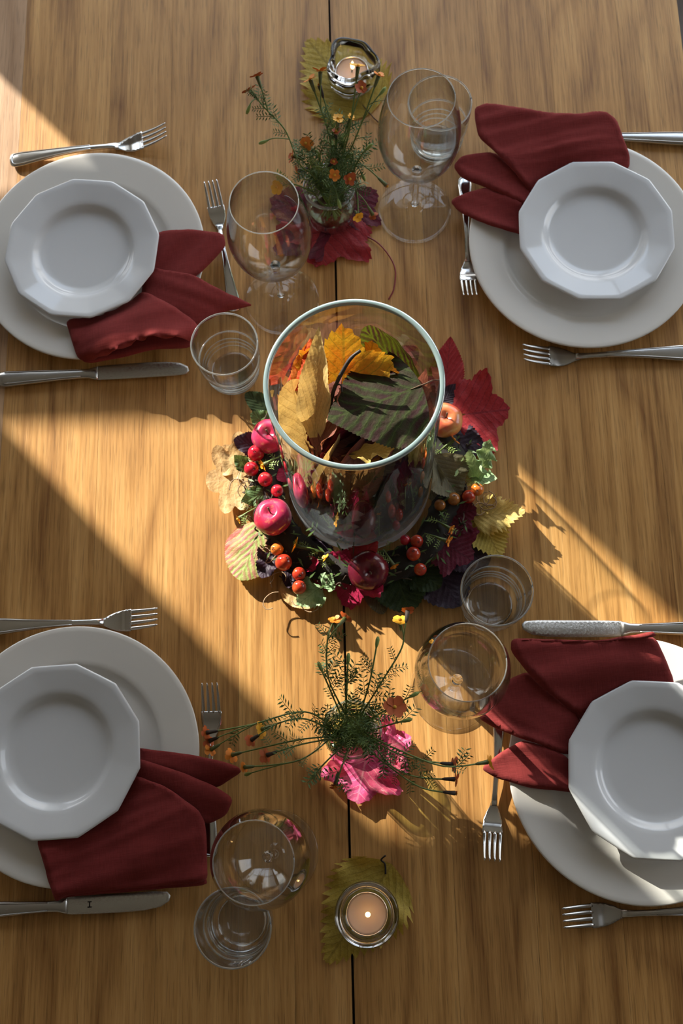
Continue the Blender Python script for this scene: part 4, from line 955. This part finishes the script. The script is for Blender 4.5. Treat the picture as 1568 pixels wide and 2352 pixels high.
U = [
 ((573, 207, .155), 'leaning far left with two rust-orange blooms', dict(m='petal_r', mid=[(690, 380, .10), (655, 300, .125), (610, 250, .145)], extra=[((590, 174, .168), .8, 'petal_r'), ((566, 262, .150), .9, 'bud'), ((594, 330, .13), .62, 'bud')], leaves=9, flmax=.93, lmin=.45)),
 ((702, 329, .125), 'with an open orange bloom above the glass neck', dict(m='petal', r=.0080, dirn=(-.1, -.6, 1))),
 ((672, 358, .100), 'small bloom at the left edge', dict(m='petal_r', dirn=(-1, .2, .4))),
 ((683, 394, .085), 'drooping with a rust bloom over the jar shoulder', dict(m='petal_r', dirn=(-1, -.3, .1), dark=True)),
 ((636, 430, .105), 'bright orange bloom reaching in front of the wine glass', dict(m='petal_y', r=.0075, dirn=(-.4, -.6, .8), fl='fol_l', leaves=5, petals=8)),
 ((768, 402, .120), 'with an orange bloom facing the camera over the jar', dict(m='petal', r=.0070, dirn=(0, -.5, 1), petals=5)),
 ((803, 411, .115), 'with a round rust-orange bloom right of centre', dict(m='petal_r', r=.0078, dirn=(.2, -.6, .8))),
 ((823, 498, .075), 'hanging low at the right with a yellow-orange bloom', dict(m='petal_y', r=.0068, mid=[(815, 430, .085)], dirn=(.2, -.9, .5), extra=[((856, 494, .055), .8, 'petal_r')])),
 ((782, 480, .085), 'pale green bud hanging in front', dict(bud=True, mid=[(765, 425, .095)], leaves=3)),
 ((888, 427, .090), 'stretching right with a closed orange bud', dict(m='petal_r', r=.0035, mid=[(820, 375, .095)], leaves=10, extra=[((838, 415, .08), .7, 'bud')])),
 ((712, 182, .185), 'tall with two amber blooms before the yellow leaf', dict(m='petal', mid=[(760, 330, .13)], extra=[((735, 163, .19), .85, 'petal')], dark=False, leaves=13)),
 ((733, 195, .180), 'tall with a withered dark bloom', dict(m='petal_r', r=.003, dark=True, mid=[(770, 330, .13)], leaves=11)),
 ((830, 202, .190), 'tall with a red-orange bloom in front of the tealight', dict(m='petal_r', r=.0072, mid=[(790, 330, .13)], dirn=(.2, -.3, 1), leaves=13)),
 ((822, 152, .200), 'tallest, with an amber bloom against the tealight', dict(m='petal_y', mid=[(800, 310, .14)], leaves=12)),
 ((870, 172, .195), 'tall with an orange bloom right of the tealight', dict(m='petal', r=.0068, mid=[(815, 320, .135)], extra=[((886, 200, .18), .8, 'bud')], leaves=13)),
 ((776, 272, .160), 'with an amber bloom just below the tealight', dict(m='petal_y', r=.0070, dirn=(.1, .3, 1), leaves=14, fl='fol_l')),
 ((806, 269, .155), 'with a small amber bloom right below the tealight', dict(m='petal_y', r=.0045, leaves=14)),
 ((772, 302, .145), 'withered brown bloom in mid bunch', dict(m='petal_r', r=.0045, dark=True, leaves=13)),
 ((765, 371, .120), 'short, with a brown bloom deep in the bunch', dict(m='petal_r', r=.0048, dark=True, leaves=14)),
 ((855, 330, .130), 'leafy, ending in a bud beside the wine glass', dict(bud=True, leaves=16)),
 ((725, 345, .120), 'leafy, with a bud left of the middle', dict(bud=True, leaves=16)),
 ((808, 350, .115), 'bushy, with a bud right of the middle', dict(bud=True, leaves=16)),
 ((742, 388, .105), 'bushy, with a pale bud over the glass neck', dict(bud=True, leaves=14, fl='fol_l')),
]
for i, (h, l, kw) in enumerate(U):
    kw['leaves'] = kw.get('leaves', 9)+5; sprig(J1, h, A_+l, seed=i+1, **kw)
A_ = 'marigold sprig in the lower jar, '
D = [
 ((768, 1424, .115), 'rising to an orange double bloom', dict(m='petal', r=.0075, mid=[(755, 1560, .105), (752, 1470, .118)], extra=[((793, 1419, .115), .8, 'petal_r')], dirn=(0, .6, .6), leaves=9)),
 ((918, 1424, .120), 'rising to an amber bloom at the right', dict(m='petal_y', r=.0080, mid=[(880, 1560, .11), (925, 1480, .12)], extra=[((936, 1402, .122), .85, 'petal_r', 1)], dirn=(0, .6, .7), leaves=11)),
 ((868, 1462, .12), 'feathery, ending in a bud between the two top blooms', dict(bud=True, mid=[(850, 1560, .11)], leaves=16)),
 ((800, 1500, .115), 'feathery, rising above the jar near the seam', dict(bud=True, leaves=14)),
 ((730, 1520, .105), 'thin, leaning to the upper left', dict(bud=True, leaves=10)),
 ((906, 1624, .130), 'with a deep orange star bloom right above the jar', dict(m='petal_r', r=.0110, petals=6, dirn=(.3, .1, 1), leaves=9)),
 ((946, 1652, .110), 'with a green bud right of the star bloom', dict(bud=True, leaves=7)),
 ((962, 1590, .100), 'thin feathery, pointing at the wine glass', dict(bud=True, leaves=8)),
 ((473, 1683, .050), 'longest left, rust bloom over the fork', dict(m='petal_r', mid=[(700, 1635, .095), (575, 1665, .07)], leaves=13, dark=True, extra=[((480, 1702, .045), .78, 'petal_r', 1), ((484, 1722, .045), .78, 'petal')])),
 ((600, 1676, .075), 'left with a dark withered head and amber petals', dict(m='petal_y', mid=[(690, 1650, .10)], leaves=12, extra=[((577, 1700, .07), .85, 'petal_r', 1)])),
 ((532, 1734, .040), 'left with an orange head between fork and napkin', dict(m='petal', mid=[(680, 1700, .085)], leaves=9)),
 ((612, 1735, .070), 'left with a brown drooping head', dict(m='petal_r', dark=True, mid=[(690, 1710, .09)], leaves=7)),
 ((560, 1762, .045), 'lower left with an orange head by the napkin tip', dict(m='petal', r=.0062, mid=[(690, 1745, .08)], leaves=9, extra=[((562, 1780, .035), .8, 'bud')])),
 ((712, 1790, .06), 'feathery, drooping at the lower left of the jar', dict(bud=True, leaves=9)),
 ((770, 1806, .075), 'dark orange bloom over the pink leaf', dict(m='petal_r', r=.0075, dirn=(-.3, -1, .2), dark=True, leaves=8)),
 ((1040, 1756, .060), 'right with a rust bloom in the light', dict(m='petal_r', mid=[(900, 1725, .09), (960, 1745, .075)], leaves=13, dark=True)),
 ((1122, 1750, .060), 'longest to the right, touching the curled napkin tip', dict(m='petal_y', mid=[(910, 1720, .09), (1020, 1760, .07)], leaves=8)),
 ((1046, 1790, .050), 'right with a dark head, middle of three', dict(m='petal_r', dark=True, mid=[(900, 1760, .085), (960, 1785, .06)], leaves=10)),
 ((1046, 1822, .045), 'right with a dark head, lowest of three', dict(m='petal_r', r=.003, dark=True, mid=[(880, 1750, .085), (965, 1808, .06)], leaves=5)),
]
for i, (h, l, kw) in enumerate(D): sprig(J2, h, A_+l, seed=i+50, **kw)
for i in range(9):                                  # short leafy sprays filling the jar's mouth
    a = 2*pi*i/9; r = .010+.010*(i % 3)/2; px = 820+(r*1700)*cos(a); py = 1672+(r*1700)*sin(a)
    sprig(J2, (px, py, .088+.012*(i % 2)), A_+['short leafy spray on the right rim', 'short leafy spray lower right of the mouth', 'short leafy spray at the front right', 'short leafy spray at the very front', 'short leafy spray front left of centre', 'short leafy spray on the left rim', 'short leafy spray upper left of the mouth', 'short leafy spray at the back', 'short leafy spray upper right of the mouth'][i], seed=i+90, bud=True, leaves=8, flmax=.97, lmin=.6, droop=.004, fl='fol' if i % 3 else 'fol_l')
# marigold heads worked into the wreath
def loose(px, py, z, tail, m, label, r=.0070, dark=False):
    H_ = at(px, py, z); T_ = at(*tail); o = empty('loose_marigold', label, 'flower', T_, group='loose marigolds in the wreath'); d = (H_-T_).normalized()
    bm = bmesh.new(); tube(bm, [V3((0, 0, 0)), (H_-T_)*.5+V3((0, 0, .003)), H_-T_], .0009, 5); link('stem', bm, M['stem'], o); flower_at(o, H_, d, m, r, 6, dark)
    bm = bmesh.new(); rnd = random.Random(int(px)); 
    for k in range(3): feather(bm, (H_-T_)*(.2+.25*k), V3((rnd.uniform(-1, 1), rnd.uniform(-1, 1), .3)), .014, rnd, 4)
    f = link('foliage', bm, M['fol_l'], o); f['kind'] = 'stuff'
loose(604, 1068, .036, (640, 1050, .03), 'petal_y', 'yellow marigold between the left red berries')
loose(547, 1192, .030, (590, 1165, .03), 'petal_y', 'small yellow marigold left of the left apple', .0055)
loose(678, 1253, .034, (745, 1268, .026), 'petal_y', 'orange-yellow marigold below the left apple', .0090)
loose(1042, 1010, .034, (1005, 1040, .026), 'petal', 'amber marigold below the right apple', .0070)
loose(1037, 1216, .034, (1000, 1195, .028), 'petal', 'amber marigold in the shaded lower right of the wreath', .0065)
loose(1028, 1243, .034, (975, 1225, .028), 'petal', 'orange marigold near the dark red leaves at the lower right', .0075)
loose(904, 1300, .032, (880, 1262, .026), 'petal', 'small orange marigold right of the bottom apple', .0055)
loose(747, 1282, .030, (775, 1300, .02), 'petal_y', 'small pale marigold left of the crimson leaf', .0050)

# ------------------------------------------------------------------ tealights
def tealight(px, py, label, wavy, r=.0325, h=.050):
    c = at(px, py, 0); o = empty('tealight', label, 'candle', (c.x, c.y, TZ+.0035))
    rad = (lambda a, q, i: q*(1+(.10*cos(3*a+.6)+.06*cos(5*a+2))*min(1, (i/4)) )) if wavy else None
    bm = bmesh.new(); prof = [(0, 0), (r*.62, 0), (r*.78, .003), (r*.92, .014), (r, .030), (r*1.02, h-.004), (r*.96, h), (r*.86, h-.001), (r*.80, .036), (r*.74, .024), (r*.70, .014), (0, .012)]
    lathe(bm, prof, 80, rad); bmesh.ops.recalc_face_normals(bm, faces=bm.faces); link('glass_holder', bm, M['pressed'], o)
    q = r*.66; bm = bmesh.new(); lathe(bm, [(0, .0125), (q, .0125), (q, .028), (q-.0004, .028), (q-.0004, .0135), (0, .0135)], 48); link('metal_cup', bm, M['tin'], o)
    bm = bmesh.new(); lathe(bm, [(0, .0138), (q-.0006, .0138), (q-.0006, .0262), (q-.003, .0258), (.004, .0250), (0, .0250)], 48); bmesh.ops.recalc_face_normals(bm, faces=bm.faces); w_ = link('wax', bm, M['wax'], o)
    bm = bmesh.new(); tube(bm, [(0, 0, .0245), (.0003, 0, .029), (.0012, 0, .032)], .0007, 6); link('wick', bm, M['wick'], w_)
    bm = bmesh.new(); tube(bm, [(.001, 0, .0312), (.001, 0, .034), (.001, 0, .038), (.001, 0, .043), (.001, 0, .047)], [.0008, .0024, .0028, .0016, .0002], 10); link('flame', bm, M['flame'], w_)
tealight(809, 198, 'lit tealight in a wavy clear glass holder at the top of the table', True, .0315, .052)
tealight(843, 2093, 'lit tealight in a round clear glass holder near the bottom of the table', False, .0325, .040)
